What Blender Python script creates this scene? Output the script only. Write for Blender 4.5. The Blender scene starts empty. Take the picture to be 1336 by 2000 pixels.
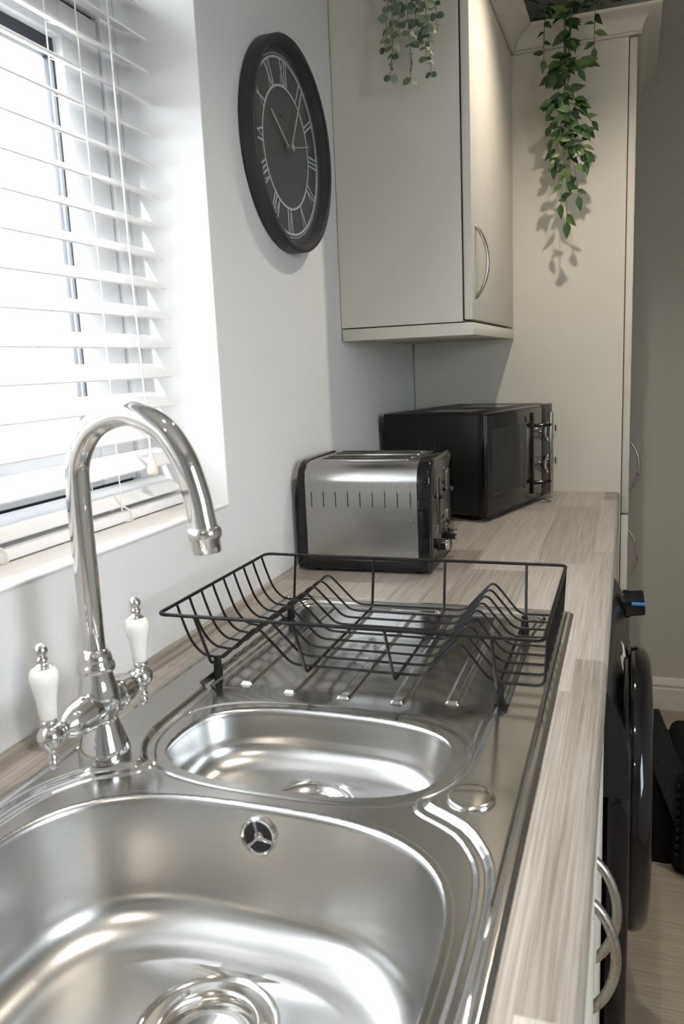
import bpy, bmesh, math, random
import numpy as np
from mathutils import Vector, Matrix

random.seed(7)
S = bpy.context.scene
COL = S.collection
PI = math.pi

# ------------------------------------------------------------------ camera
def cam_axes(yaw, pitch, roll):
    f = Vector((-math.sin(yaw) * math.cos(pitch), math.cos(yaw) * math.cos(pitch), math.sin(pitch)))
    r = Vector((math.cos(yaw), math.sin(yaw), 0))
    u = r.cross(f)
    c, s = math.cos(roll), math.sin(roll)
    return c * r + s * u, -s * r + c * u, f

CR, CU, CF = cam_axes(0.34376074, -0.18053418, -0.0441304)
cd = bpy.data.cameras.new('camera')
cam = bpy.data.objects.new('camera', cd)
COL.objects.link(cam)
m = Matrix.Identity(4)
for i in range(3):
    m[i][0] = CR[i]; m[i][1] = CU[i]; m[i][2] = -CF[i]
m[0][3], m[1][3], m[2][3] = 0.61932276, -0.32733284, 1.30628729
cam.matrix_world = m
cd.sensor_fit = 'VERTICAL'
cd.sensor_height = 36.0
cd.sensor_width = 36.0 * 1336 / 2000
cd.lens = 36.0 * 1579.19 / 2000
cd.clip_start = 0.02
cd.clip_end = 200
cd.dof.use_dof = True
cd.dof.focus_distance = 1.55
cd.dof.aperture_fstop = 9.0
S.camera = cam

# ------------------------------------------------------------------ world, sun, exposure
S.view_settings.view_transform = 'Standard'
S.view_settings.look = 'None'
S.view_settings.gamma = 1.0
S.view_settings.use_curve_mapping = False
S.view_settings.exposure = 0.2
S.cycles.use_denoising = True
S.cycles.max_bounces = 12
S.cycles.diffuse_bounces = 6
S.cycles.glossy_bounces = 6
S.cycles.transparent_max_bounces = 12
S.cycles.sample_clamp_indirect = 4.0
S.cycles.caustics_reflective = True
S.cycles.blur_glossy = 1.0
S.cycles.caustics_refractive = False

w = bpy.data.worlds.new('overcast_sky')
S.world = w
w.use_nodes = True
bg = w.node_tree.nodes['Background']
bg.inputs['Color'].default_value = (0.88, 0.94, 1.0, 1)
bg.inputs['Strength'].default_value = 17.0

sd = bpy.data.lights.new('hazy_sun', 'SUN')
sd.energy = 12.0
sd.angle = math.radians(4)
sd.color = (1.0, 0.96, 0.9)
sun = bpy.data.objects.new('hazy_sun', sd)
COL.objects.link(sun)
sun.location = (-6, -10, 9)
sun.rotation_euler = Vector((0.17, 0.86, -0.40)).to_track_quat('-Z', 'Y').to_euler()

# ------------------------------------------------------------------ helpers: objects
OFF = {}
def root_of(o):
    while o.parent: o = o.parent
    return o

def tag(o, label=None, cat=None, group=None, kind=None):
    if label: o['label'] = label
    if cat: o['category'] = cat
    if group: o['group'] = group
    if kind: o['kind'] = kind
    return o

def thing(name, label, cat, loc=(0, 0, 0), rotz=0.0, local=False, group=None):
    o = bpy.data.objects.new(name, None)
    o.empty_display_size = 0.05
    COL.objects.link(o)
    o.location = loc
    o.rotation_euler = (0, 0, rotz)
    OFF[o.name] = Vector((0, 0, 0)) if local else Vector(loc)
    return tag(o, label, cat, group)

def link_mesh(name, me, mat, parent=None, smooth=35):
    o = bpy.data.objects.new(name, me)
    COL.objects.link(o)
    if parent is not None:
        o.parent = parent
        off = OFF.get(root_of(parent).name)
        if off is not None and off.length > 0:
            me.transform(Matrix.Translation(-off))
    if mat is not None:
        me.materials.append(MAT[mat] if isinstance(mat, str) else mat)
    if smooth:
        me.shade_smooth()
        me.set_sharp_from_angle(angle=math.radians(smooth))
    return o

def pyd(name, V, F, mat, parent=None, smooth=35):
    me = bpy.data.meshes.new(name)
    me.from_pydata([tuple(v) for v in V], [], F)
    me.update()
    return link_mesh(name, me, mat, parent, smooth)

class MB:
    def __init__(s): s.V = []; s.F = []
    def add(s, V, F):
        n = len(s.V)
        s.V += [tuple(v) for v in V]
        s.F += [tuple(i + n for i in f) for f in F]
        return s
    def box(s, x0, x1, y0, y1, z0, z1, bev=0.0, seg=2):
        if bev <= 0:
            V = [(x, y, z) for z in (z0, z1) for y in (y0, y1) for x in (x0, x1)]
            return s.add(V, [(0, 2, 3, 1), (4, 5, 7, 6), (0, 1, 5, 4), (2, 6, 7, 3), (0, 4, 6, 2), (1, 3, 7, 5)])
        bm = bmesh.new()
        bmesh.ops.create_cube(bm, size=1.0)
        for v in bm.verts:
            v.co = Vector(((x0 + x1) / 2 + v.co.x * (x1 - x0), (y0 + y1) / 2 + v.co.y * (y1 - y0), (z0 + z1) / 2 + v.co.z * (z1 - z0)))
        bmesh.ops.bevel(bm, geom=bm.edges[:], offset=bev, segments=seg, profile=0.5, affect='EDGES', clamp_overlap=True)
        bm.verts.index_update()
        V = [v.co.copy() for v in bm.verts]
        F = [tuple(v.index for v in f.verts) for f in bm.faces]
        bm.free()
        return s.add(V, F)
    def lathe(s, prof, origin, axis=(0, 0, 1), n=32, close=True):
        """prof: list of (r, h) along the axis"""
        a = Vector(axis).normalized()
        t = Vector((1, 0, 0)) if abs(a.x) < 0.9 else Vector((0, 1, 0))
        e1 = (t - a * t.dot(a)).normalized()
        e2 = a.cross(e1)
        o = Vector(origin)
        V = []; F = []
        rings = []
        for r, h in prof:
            if r <= 1e-6:
                rings.append([len(V)]); V.append(o + a * h)
            else:
                rings.append(list(range(len(V), len(V) + n)))
                for k in range(n):
                    q = 2 * PI * k / n
                    V.append(o + a * h + e1 * (r * math.cos(q)) + e2 * (r * math.sin(q)))
        for A, B in zip(rings, rings[1:]):
            if len(A) == 1 and len(B) == 1: continue
            for k in range(n):
                k2 = (k + 1) % n
                if len(A) == 1: F.append((A[0], B[k2], B[k]))
                elif len(B) == 1: F.append((A[k], A[k2], B[0]))
                else: F.append((A[k], A[k2], B[k2], B[k]))
        if close:
            if len(rings[0]) > 1: F.append(tuple(reversed(rings[0])))
            if len(rings[-1]) > 1: F.append(tuple(rings[-1]))
        return s.add(V, F)
    def tube(s, pts, r, n=8, closed=False):
        """r: a radius or list of radii; pts polyline"""
        P = [Vector(p) for p in pts]
        m_ = len(P)
        R = r if isinstance(r, (list, tuple)) else [r] * m_
        V = []; F = []
        up = None
        for i, p in enumerate(P):
            a = P[(i - 1) % m_] if (closed or i > 0) else p
            b = P[(i + 1) % m_] if (closed or i < m_ - 1) else p
            d = (b - a)
            if d.length < 1e-9: d = Vector((0, 0, 1))
            d.normalize()
            if up is None:
                t = Vector((0, 0, 1)) if abs(d.z) < 0.9 else Vector((1, 0, 0))
                up = (t - d * t.dot(d)).normalized()
            else:
                up = (up - d * up.dot(d))
                up = up.normalized() if up.length > 1e-6 else Vector((1, 0, 0))
            e2 = d.cross(up)
            for k in range(n):
                q = 2 * PI * k / n
                V.append(p + up * (R[i] * math.cos(q)) + e2 * (R[i] * math.sin(q)))
        for i in range(m_ if closed else m_ - 1):
            j = (i + 1) % m_
            for k in range(n):
                k2 = (k + 1) % n
                F.append((i * n + k, i * n + k2, j * n + k2, j * n + k))
        if not closed:
            F.append(tuple(reversed(range(n)))); F.append(tuple(range((m_ - 1) * n, m_ * n)))
        return s.add(V, F)
    def prism(s, poly, axis, a, b):
        """poly: 2D points; axis 'x': (y,z), 'y': (x,z), 'z': (x,y)"""
        n = len(poly)
        def P(p, t):
            return {'x': (t, p[0], p[1]), 'y': (p[0], t, p[1]), 'z': (p[0], p[1], t)}[axis]
        V = [P(p, a) for p in poly] + [P(p, b) for p in poly]
        F = [tuple(range(n)), tuple(range(2 * n - 1, n - 1, -1))]
        F += [(i, i + n, (i + 1) % n + n, (i + 1) % n) for i in range(n)]
        return s.add(V, F)
    def build(s, name, mat, parent=None, smooth=35, fix=True):
        me = bpy.data.meshes.new(name)
        me.from_pydata(s.V, [], s.F)
        if fix:
            bm = bmesh.new(); bm.from_mesh(me)
            bmesh.ops.recalc_face_normals(bm, faces=bm.faces[:])
            bm.to_mesh(me); bm.free()
        me.update()
        return link_mesh(name, me, mat, parent, smooth)

def spline(pts, k=8):
    """Catmull-Rom through the points"""
    P = [Vector(p) for p in pts]
    P = [P[0] * 2 - P[1]] + P + [P[-1] * 2 - P[-2]]
    out = []
    for i in range(1, len(P) - 2):
        a, b, c, d = P[i - 1:i + 3]
        for j in range(k):
            t = j / k
            out.append(0.5 * ((2 * b) + (c - a) * t + (2 * a - 5 * b + 4 * c - d) * t * t + (3 * b - a - 3 * c + d) * t ** 3))
    out.append(P[-2])
    return out

def round_path(pts, r, k=5, closed=False):
    """polyline with filleted corners"""
    P = [Vector(p) for p in pts]
    n = len(P)
    out = []
    for i, p in enumerate(P):
        if not closed and i in (0, n - 1):
            out.append(p); continue
        a = P[(i - 1) % n] - p; b = P[(i + 1) % n] - p
        d = min(r, a.length * 0.49, b.length * 0.49)
        A = p + a.normalized() * d; B = p + b.normalized() * d
        for j in range(k + 1):
            t = j / k
            out.append(A * (1 - t) ** 2 + p * (2 * t * (1 - t)) + B * t * t)
    return out

def rrect(x0, x1, y0, y1, r, k=5):
    pts = []
    for cx, cy, a0 in ((x1 - r, y1 - r, 0), (x0 + r, y1 - r, 90), (x0 + r, y0 + r, 180), (x1 - r, y0 + r, 270)):
        for j in range(k + 1):
            q = math.radians(a0 + 90 * j / k)
            pts.append((cx + r * math.cos(q), cy + r * math.sin(q)))
    return pts

# ------------------------------------------------------------------ helpers: materials
MAT = {}
def nt(name):
    mt = bpy.data.materials.new(name)
    mt.use_nodes = True
    MAT[name] = mt
    N = mt.node_tree.nodes; L = mt.node_tree.links
    return mt, N, L, N['Principled BSDF']

def simple(name, col, rough=0.5, metal=0.0, noise=0.0, nscale=40.0, bump=0.0, coat=0.0, spec=0.5, stretch=(1, 1, 1), bscale=None, rnoise=0.0):
    mt, N, L, B = nt(name)
    B.inputs['Base Color'].default_value = (*col, 1)
    B.inputs['Roughness'].default_value = rough
    B.inputs['Metallic'].default_value = metal
    B.inputs['Coat Weight'].default_value = coat
    B.inputs['Coat Roughness'].default_value = 0.04
    B.inputs['Specular IOR Level'].default_value = spec
    tc = N.new('ShaderNodeTexCoord'); mp = N.new('ShaderNodeMapping')
    mp.inputs['Scale'].default_value = stretch
    L.new(tc.outputs['Object'], mp.inputs['Vector'])
    nz = N.new('ShaderNodeTexNoise'); nz.inputs['Scale'].default_value = nscale; nz.inputs['Detail'].default_value = 4
    L.new(mp.outputs['Vector'], nz.inputs['Vector'])
    if noise > 0:
        rp = N.new('ShaderNodeValToRGB')
        rp.color_ramp.elements[0].color = (*[c * (1 - noise) for c in col], 1)
        rp.color_ramp.elements[1].color = (*[min(1, c * (1 + noise)) for c in col], 1)
        rp.color_ramp.elements[0].position = 0.3; rp.color_ramp.elements[1].position = 0.7
        L.new(nz.outputs['Fac'], rp.inputs['Fac']); L.new(rp.outputs['Color'], B.inputs['Base Color'])
    if rnoise > 0:
        mr = N.new('ShaderNodeMapRange')
        mr.inputs['To Min'].default_value = max(0.0, rough - rnoise); mr.inputs['To Max'].default_value = rough + rnoise
        L.new(nz.outputs['Fac'], mr.inputs['Value']); L.new(mr.outputs['Result'], B.inputs['Roughness'])
    if bump > 0:
        bp = N.new('ShaderNodeBump'); bp.inputs['Strength'].default_value = bump; bp.inputs['Distance'].default_value = 0.002
        nb = nz
        if bscale:
            nb = N.new('ShaderNodeTexNoise'); nb.inputs['Scale'].default_value = bscale; nb.inputs['Detail'].default_value = 3
            L.new(mp.outputs['Vector'], nb.inputs['Vector'])
        L.new(nb.outputs['Fac'], bp.inputs['Height']); L.new(bp.outputs['Normal'], B.inputs['Normal'])
    return mt

def wood(name, dark, light, along='Y', plank=(0.105, 0.85), tone=0.22, rough=0.38, grain=1.0, broad=0.6):
    """wood print: planks of random tone with stretched grain"""
    mt, N, L, B = nt(name)
    B.inputs['Roughness'].default_value = rough
    tc = N.new('ShaderNodeTexCoord')
    sep = N.new('ShaderNodeSeparateXYZ'); L.new(tc.outputs['Object'], sep.inputs[0])
    A, C = (('Y', 'X') if along == 'Y' else ('X', 'Y'))
    def mth(op, a, b=None):
        n = N.new('ShaderNodeMath'); n.operation = op
        for i, v in enumerate((a, b)):
            if v is None: continue
            if isinstance(v, (int, float)): n.inputs[i].default_value = v
            else: L.new(v, n.inputs[i])
        return n.outputs[0]
    row = mth('FLOOR', mth('DIVIDE', mth('ADD', sep.outputs[C], 10.0), plank[0]))
    wn = N.new('ShaderNodeTexWhiteNoise'); wn.noise_dimensions = '1D'; L.new(row, wn.inputs['W'])
    colm = mth('FLOOR', mth('ADD', mth('DIVIDE', mth('ADD', sep.outputs[A], 10.0), plank[1]), wn.outputs['Value']))
    cmb = N.new('ShaderNodeCombineXYZ'); L.new(row, cmb.inputs[0]); L.new(colm, cmb.inputs[1])
    wn2 = N.new('ShaderNodeTexWhiteNoise'); wn2.noise_dimensions = '2D'; L.new(cmb.outputs[0], wn2.inputs['Vector'])
    # grain
    mp = N.new('ShaderNodeMapping')
    mp.inputs['Scale'].default_value = (26, 0.9, 6) if along == 'Y' else (0.9, 26, 6)
    off = N.new('ShaderNodeVectorMath'); off.operation = 'MULTIPLY_ADD'
    L.new(wn2.outputs['Color'], off.inputs[0]); off.inputs[1].default_value = (7, 7, 0); L.new(tc.outputs['Object'], off.inputs[2])
    L.new(off.outputs[0], mp.inputs['Vector'])
    n1 = N.new('ShaderNodeTexNoise'); n1.inputs['Scale'].default_value = 5.5; n1.inputs['Detail'].default_value = 8; n1.inputs['Roughness'].default_value = 0.65
    n1.inputs['Distortion'].default_value = 0.6
    L.new(mp.outputs['Vector'], n1.inputs['Vector'])
    mp2 = N.new('ShaderNodeMapping')
    mp2.inputs['Scale'].default_value = (95, 0.9, 20) if along == 'Y' else (0.9, 95, 20)
    L.new(off.outputs[0], mp2.inputs['Vector'])
    n2 = N.new('ShaderNodeTexNoise'); n2.inputs['Scale'].default_value = 6; n2.inputs['Detail'].default_value = 4
    L.new(mp2.outputs['Vector'], n2.inputs['Vector'])
    f = mth('ADD', mth('MULTIPLY', n1.outputs['Fac'], broad * grain), mth('MULTIPLY', n2.outputs['Fac'], (1 - broad) * grain))
    f = mth('ADD', f, mth('MULTIPLY', mth('SUBTRACT', wn2.outputs['Value'], 0.5), tone))
    rp = N.new('ShaderNodeValToRGB')
    rp.color_ramp.elements[0].position = 0.22; rp.color_ramp.elements[0].color = (*dark, 1)
    rp.color_ramp.elements[1].position = 0.76; rp.color_ramp.elements[1].color = (*light, 1)
    L.new(f, rp.inputs['Fac']); L.new(rp.outputs['Color'], B.inputs['Base Color'])
    bp = N.new('ShaderNodeBump'); bp.inputs['Strength'].default_value = 0.12; bp.inputs['Distance'].default_value = 0.001
    L.new(n2.outputs['Fac'], bp.inputs['Height']); L.new(bp.outputs['Normal'], B.inputs['Normal'])
    return mt

def brushed(name, col, rough, stretch, aniso=0.3, bump=0.03, rn=0.05):
    mt = simple(name, col, rough, 1.0, nscale=9.0, stretch=stretch, bump=bump, rnoise=rn)
    mt.node_tree.nodes['Principled BSDF'].inputs['Anisotropic'].default_value = aniso
    return mt

def emit(name, col, strength):
    mt, N, L, B = nt(name)
    B.inputs['Base Color'].default_value = (0.8, 0.8, 0.8, 1)
    B.inputs['Emission Color'].default_value = (*col, 1)
    B.inputs['Emission Strength'].default_value = strength

def glass(name, tint=(1, 1, 1)):
    mt, N, L, B = nt(name)
    N.remove(B)
    out = N['Material Output']
    tr = N.new('ShaderNodeBsdfTransparent'); tr.inputs['Color'].default_value = (*tint, 1)
    gl = N.new('ShaderNodeBsdfGlossy'); gl.inputs['Roughness'].default_value = 0.02
    lw = N.new('ShaderNodeLayerWeight'); lw.inputs['Blend'].default_value = 0.5
    pw = N.new('ShaderNodeMath'); pw.operation = 'POWER'; pw.inputs[1].default_value = 5.0
    L.new(lw.outputs['Facing'], pw.inputs[0])
    fr = N.new('ShaderNodeMath'); fr.operation = 'MULTIPLY_ADD'; fr.inputs[1].default_value = 0.95; fr.inputs[2].default_value = 0.04
    L.new(pw.outputs[0], fr.inputs[0])
    mx = N.new('ShaderNodeMixShader')
    L.new(fr.outputs[0], mx.inputs[0]); L.new(tr.outputs[0], mx.inputs[1]); L.new(gl.outputs[0], mx.inputs[2])
    L.new(mx.outputs[0], out.inputs['Surface'])

simple('wall_paint', (0.65, 0.655, 0.66), 0.75, bump=0.06, nscale=220, noise=0.015)
simple('wall_paint_back_shaded', (0.55, 0.53, 0.48), 0.75, bump=0.06, nscale=220, noise=0.015)  # wall paint darkened and warmed in colour for the dimmer light back there
simple('reveal_white', (0.84, 0.84, 0.84), 0.6, bump=0.04, nscale=160)
simple('ceiling_paint', (0.74, 0.73, 0.71), 0.85, bump=0.05, nscale=150)
simple('skirting_paint', (0.72, 0.70, 0.65), 0.4, noise=0.02)
simple('upvc', (0.86, 0.87, 0.88), 0.28, noise=0.01)
simple('gasket', (0.012, 0.014, 0.02), 0.5, noise=0.2)
simple('slat_white', (0.86, 0.86, 0.87), 0.35, noise=0.01, nscale=15)
simple('cord_white', (0.85, 0.85, 0.83), 0.7, bump=0.1, nscale=800)
simple('cord_knob', (0.78, 0.72, 0.62), 0.4, noise=0.04)
simple('cabinet_paint', (0.63, 0.60, 0.535), 0.5, noise=0.012, nscale=12, bump=0.02, bscale=300)
simple('cabinet_gap', (0.035, 0.034, 0.032), 0.7, noise=0.2)
simple('satin_nickel', (0.50, 0.475, 0.435), 0.28, 1.0, rnoise=0.05, nscale=60)
simple('chrome', (0.86, 0.86, 0.87), 0.045, 1.0, rnoise=0.02, nscale=20)
simple('polished_steel', (0.74, 0.73, 0.71), 0.12, 1.0, rnoise=0.03, nscale=30)
brushed('sink_deck', (0.62, 0.62, 0.615), 0.17, (1, 1, 1), 0.2, 0.0, 0.02)
brushed('sink_bowl', (0.63, 0.63, 0.625), 0.26, (1, 1, 1), 0.3, 0.0, 0.0)
brushed('toaster_steel', (0.47, 0.465, 0.46), 0.22, (1, 1, 10), 0.4, 0.03, 0.05)
simple('porcelain', (0.80, 0.79, 0.76), 0.12, coat=0.6, noise=0.01)
simple('black_wire', (0.005, 0.005, 0.0055), 0.35, noise=0.2, nscale=200, spec=0.25)
simple('rubber', (0.006, 0.006, 0.0065), 0.6, spec=0.2, noise=0.2)
simple('black_gloss', (0.005, 0.005, 0.006), 0.06, noise=0.15, spec=0.38)
simple('black_plastic', (0.008, 0.008, 0.009), 0.3, spec=0.35, noise=0.15, bump=0.02, nscale=300)
simple('black_body', (0.006, 0.006, 0.006), 0.4, spec=0.3, noise=0.15, bump=0.03, nscale=350)
simple('black_glass', (0.008, 0.0085, 0.009), 0.04, noise=0.1, spec=0.6)
simple('slot_dark', (0.006, 0.006, 0.006), 0.8, noise=0.2)
simple('clock_rim', (0.013, 0.013, 0.016), 0.45, noise=0.15, nscale=90)
simple('clock_face', (0.040, 0.042, 0.045), 0.6, noise=0.08, nscale=60)
simple('clock_print', (0.36, 0.39, 0.40), 0.6, noise=0.03)
simple('clock_faint', (0.085, 0.088, 0.09), 0.6, noise=0.05)
simple('clock_hand', (0.36, 0.36, 0.355), 0.35, 0.6, noise=0.03)
simple('blue_plastic', (0.05, 0.24, 0.55), 0.3, noise=0.05)
simple('logo_white', (0.55, 0.55, 0.56), 0.4, noise=0.03)
simple('mesh_fabric', (0.022, 0.022, 0.023), 0.8, spec=0.1, noise=0.6, nscale=420, bump=0.4)
simple('bag_fabric', (0.006, 0.006, 0.0065), 0.75, spec=0.12, noise=0.4, nscale=260, bump=0.25)
simple('leaf_green', (0.035, 0.085, 0.022), 0.42, noise=0.35, nscale=35)
simple('leaf_dark', (0.012, 0.036, 0.013), 0.42, noise=0.35, nscale=35)
simple('leaf_lime', (0.075, 0.13, 0.03), 0.42, noise=0.3, nscale=35)
simple('leaf_sage', (0.15, 0.20, 0.13), 0.6, noise=0.25, nscale=40)
simple('leaf_sage_dark', (0.07, 0.11, 0.075), 0.6, noise=0.25, nscale=40)
simple('leaf_sage_pale', (0.30, 0.32, 0.17), 0.6, noise=0.2, nscale=40)
simple('stem', (0.09, 0.13, 0.05), 0.6, noise=0.2)
simple('stem_grey', (0.13, 0.15, 0.11), 0.6, noise=0.2)
simple('pot_dark', (0.03, 0.03, 0.03), 0.6, noise=0.2)
wood('worktop_wood', (0.145, 0.121, 0.100), (0.51, 0.478, 0.44), 'Y', (0.108, 0.62), 0.30, 0.36, 1.0, 0.40)
wood('floor_wood', (0.16, 0.125, 0.09), (0.50, 0.44, 0.35), 'X', (50.0, 50.0), 0.0, 0.42)
simple('house_brick', (0.34, 0.27, 0.22), 0.9, noise=0.15, nscale=3)
simple('house_render', (0.42, 0.40, 0.38), 0.9, noise=0.08, nscale=2)
simple('house_roof', (0.16, 0.15, 0.15), 0.8, noise=0.2, nscale=3)
simple('house_window', (0.10, 0.12, 0.14), 0.15, noise=0.1)
simple('paving', (0.40, 0.39, 0.37), 0.9, noise=0.1, nscale=2)
glass('window_glass', (0.97, 0.98, 0.98))
emit('downlight_lens', (1.0, 0.82, 0.60), 22.0)
simple('bezel_chrome', (0.8, 0.8, 0.8), 0.15, 1.0, rnoise=0.03)

# ------------------------------------------------------------------ room shell
ZW = 0.91                      # worktop height
YB = 2.715                     # back wall
XR, YF, ZC = 1.95, -2.2, 2.30
WY0, WY1, WZ0, WZ1 = -0.55, 0.85, 1.087, 2.04   # window opening

b = MB()
b.box(-0.30, 0, YF, WY0, 0, ZC); b.box(-0.30, 0, WY1, YB, 0, ZC)
b.box(-0.30, 0, WY0, WY1, 0, WZ0 - 0.0); b.box(-0.30, 0, WY0, WY1, WZ1, ZC)
o = b.build('wall_left', 'wall_paint', smooth=0); tag(o, kind='structure')
o = MB().box(-0.30, XR + 0.2, YB, YB + 0.2, 0, ZC).build('wall_back', 'wall_paint_back_shaded', smooth=0); tag(o, kind='structure')
VY0, VY1, VZ0, VZ1 = -0.75, 0.10, 1.00, 2.05                    # unseen window added across the room as neutral fill light
b = MB()
b.box(XR, XR + 0.2, YF, VY0, 0, ZC); b.box(XR, XR + 0.2, VY1, YB, 0, ZC)
b.box(XR, XR + 0.2, VY0, VY1, 0, VZ0); b.box(XR, XR + 0.2, VY0, VY1, VZ1, ZC)
o = b.build('wall_right', 'wall_paint', smooth=0); tag(o, kind='structure')
w2 = thing('fill_window', None, None, (XR + 0.1, -0.2, VZ0)); tag(w2, kind='structure')
b = MB()
b.box(XR + 0.09, XR + 0.15, VY0, VY0 + 0.06, VZ0, VZ1, 0.003); b.box(XR + 0.09, XR + 0.15, VY1 - 0.06, VY1, VZ0, VZ1, 0.003)
b.box(XR + 0.09, XR + 0.15, VY0 + 0.06, VY1 - 0.06, VZ0, VZ0 + 0.06, 0.003); b.box(XR + 0.09, XR + 0.15, VY0 + 0.06, VY1 - 0.06, VZ1 - 0.06, VZ1, 0.003)
b.build('window_frame', 'upvc', w2)
MB().box(XR + 0.118, XR + 0.122, VY0 + 0.06, VY1 - 0.06, VZ0 + 0.06, VZ1 - 0.06).build('pane', 'window_glass', w2, smooth=0)
o = MB().box(-0.30, XR + 0.2, YF - 0.2, YF, 0, ZC).build('wall_front', 'wall_paint', smooth=0); tag(o, kind='structure')
o = MB().box(-0.30, XR + 0.2, YF - 0.2, YB + 0.2, ZC, ZC + 0.2).build('ceiling', 'ceiling_paint', smooth=0); tag(o, kind='structure')
# white reveal linings (thin plaster boards in the opening)
b = MB()
b.box(-0.14, 0.0005, WY1 - 0.003, WY1, WZ0, WZ1)
b.box(-0.14, 0.0005, WY0, WY0 + 0.003, WZ0, WZ1)
b.box(-0.14, 0.0005, WY0 + 0.003, WY1 - 0.003, WZ1 - 0.003, WZ1)
o = b.build('trim_1', 'reveal_white', smooth=0); tag(o, kind='structure')
# window board
o = MB().box(-0.14, 0.002, WY0 + 0.003, WY1 - 0.003, WZ0 - 0.0005, WZ0 + 0.003, 0.001).build('trim_2', 'reveal_white'); tag(o, kind='structure')

# floor: sub-floor slab + planks
fl = MB().box(-0.30, XR + 0.2, YF - 0.2, YB + 0.2, -0.12, -0.004).build('floor', 'cabinet_gap', smooth=0); tag(fl, kind='structure')
PW, PL = 0.178, 1.22
plank_mesh = {}
rr = random.Random(3)
y = YF
while y < YB - 0.001:
    y1 = min(y + PW, YB)
    x = -rr.random() * PL
    while x < XR:
        xa, xb = max(x, 0.0), min(x + PL, XR)
        if xb - xa > 0.02 and xb > 0.5:
            key = (round(xb - xa, 3), round(y1 - y, 3))
            if key not in plank_mesh:
                pm = MB().box(0.0006, xb - xa - 0.0006, 0.0006, y1 - y - 0.0006, -0.0039, 0.0, 0.0006, 1)
                me = bpy.data.meshes.new('plank'); me.from_pydata(pm.V, [], pm.F); me.materials.append(MAT['floor_wood'])
                plank_mesh[key] = me
            p = bpy.data.objects.new('plank', plank_mesh[key]); COL.objects.link(p)
            p.parent = fl; p.location = (xa, y, 0)
        x += PL
    y = y1

# skirting
def skirting(name, x0, x1, y0, y1, face):
    b = MB()
    prof = [(0, 0), (0.018, 0), (0.018, 0.080), (0.012, 0.084), (0.012, 0.090), (0.016, 0.094), (0.015, 0.098), (0.009, 0.108), (0.004, 0.119), (0, 0.12)]
    if face == '-y': b.prism([(y1 - d, z) for d, z in prof], 'x', x0, x1)
    if face == '-x': b.prism([(x1 - d, z) for d, z in prof], 'y', y0, y1)
    o = b.build(name, 'skirting_paint'); tag(o, kind='structure')
skirting('baseboard_back', 0.63, XR - 0.001, 0, YB, '-y')
skirting('baseboard_right', 0, XR, YF, YB - 0.016, '-x')

# window
wn = thing('window_1', None, None, (-0.19, 0.15, WZ0)); tag(wn, kind='structure')
FX0, FX1 = -0.200, -0.138
b = MB()
b.box(FX0, FX1, WY1 - 0.038, WY1 - 0.003, WZ0 + 0.003, WZ1 - 0.003, 0.003)
b.box(FX0, FX1, WY0 + 0.003, WY0 + 0.038, WZ0 + 0.003, WZ1 - 0.003, 0.003)
b.box(FX0, FX1, WY0 + 0.038, WY1 - 0.038, WZ0 + 0.003, WZ0 + 0.045, 0.003)
b.box(FX0, FX1, WY0 + 0.038, WY1 - 0.038, WZ1 - 0.045, WZ1 - 0.003, 0.003)
b.box(FX0, FX1, WY0 + 0.038, WY1 - 0.038, 1.832, 1.90, 0.003)      # transom
b.build('window_frame', 'upvc', wn)
b = MB()   # dark gaskets: around the sash, and around the glass
SY0, SY1, SZ0, SZ1 = WY0 + 0.044, WY1 - 0.044, WZ0 + 0.051, 1.826
b.box(FX0 + 0.01, FX1 - 0.012, SY1, WY1 - 0.038, SZ0, SZ1)
b.box(FX0 + 0.01, FX1 - 0.012, WY0 + 0.038, SY0, SZ0, SZ1)
b.box(FX0 + 0.01, FX1 - 0.012, SY0, SY1, WZ0 + 0.045, SZ0)
b.box(FX0 + 0.01, FX1 - 0.012, SY0, SY1, SZ1, 1.832)
b.build('gasket', 'gasket', wn, smooth=0)
sash = MB()
sw = 0.088
MY = 0.15
sash.box(FX0 + 0.004, FX1 - 0.004, SY1 - sw, SY1, SZ0, SZ1, 0.004)
sash.box(FX0 + 0.004, FX1 - 0.004, SY0, SY0 + sw, SZ0, SZ1, 0.004)
sash.box(FX0 + 0.004, FX1 - 0.004, SY0 + sw, SY1 - sw, SZ0, SZ0 + 0.07, 0.004)
sash.box(FX0 + 0.004, FX1 - 0.004, SY0 + sw, SY1 - sw, SZ1 - 0.05, SZ1, 0.004)
sash.box(FX0 + 0.004, FX1 - 0.004, MY - 0.05, MY + 0.05, SZ0 + 0.07, SZ1 - 0.05, 0.004)
so = sash.build('sash', 'upvc', wn)
for (ya, yb) in ((SY0 + sw, MY - 0.05), (MY + 0.05, SY1 - sw)):
    b = MB(); za, zb = SZ0 + 0.07, SZ1 - 0.05; t = 0.004
    b.box(-0.174, -0.158, ya, ya + t, za, zb); b.box(-0.174, -0.158, yb - t, yb, za, zb)
    b.box(-0.174, -0.158, ya + t, yb - t, za, za + t); b.box(-0.174, -0.158, ya + t, yb - t, zb - 0.024, zb)
    b.build('glazing_bead', 'gasket', so, smooth=0)
    MB().box(-0.169, -0.165, ya + t, yb - t, za + t, zb - 0.024).build('pane', 'window_glass', so, smooth=0)
MB().box(-0.169, -0.165, WY0 + 0.038, WY1 - 0.038, 1.90, WZ1 - 0.045).build('pane', 'window_glass', wn, smooth=0)
MB().lathe([(0.012, 0), (0.012, 0.006), (0.009, 0.009), (0, 0.0095)], (FX1, 0.455, WZ0 + 0.03), (1, 0, 0.0), 20).build('drain_cap', 'gasket', wn)

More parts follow.
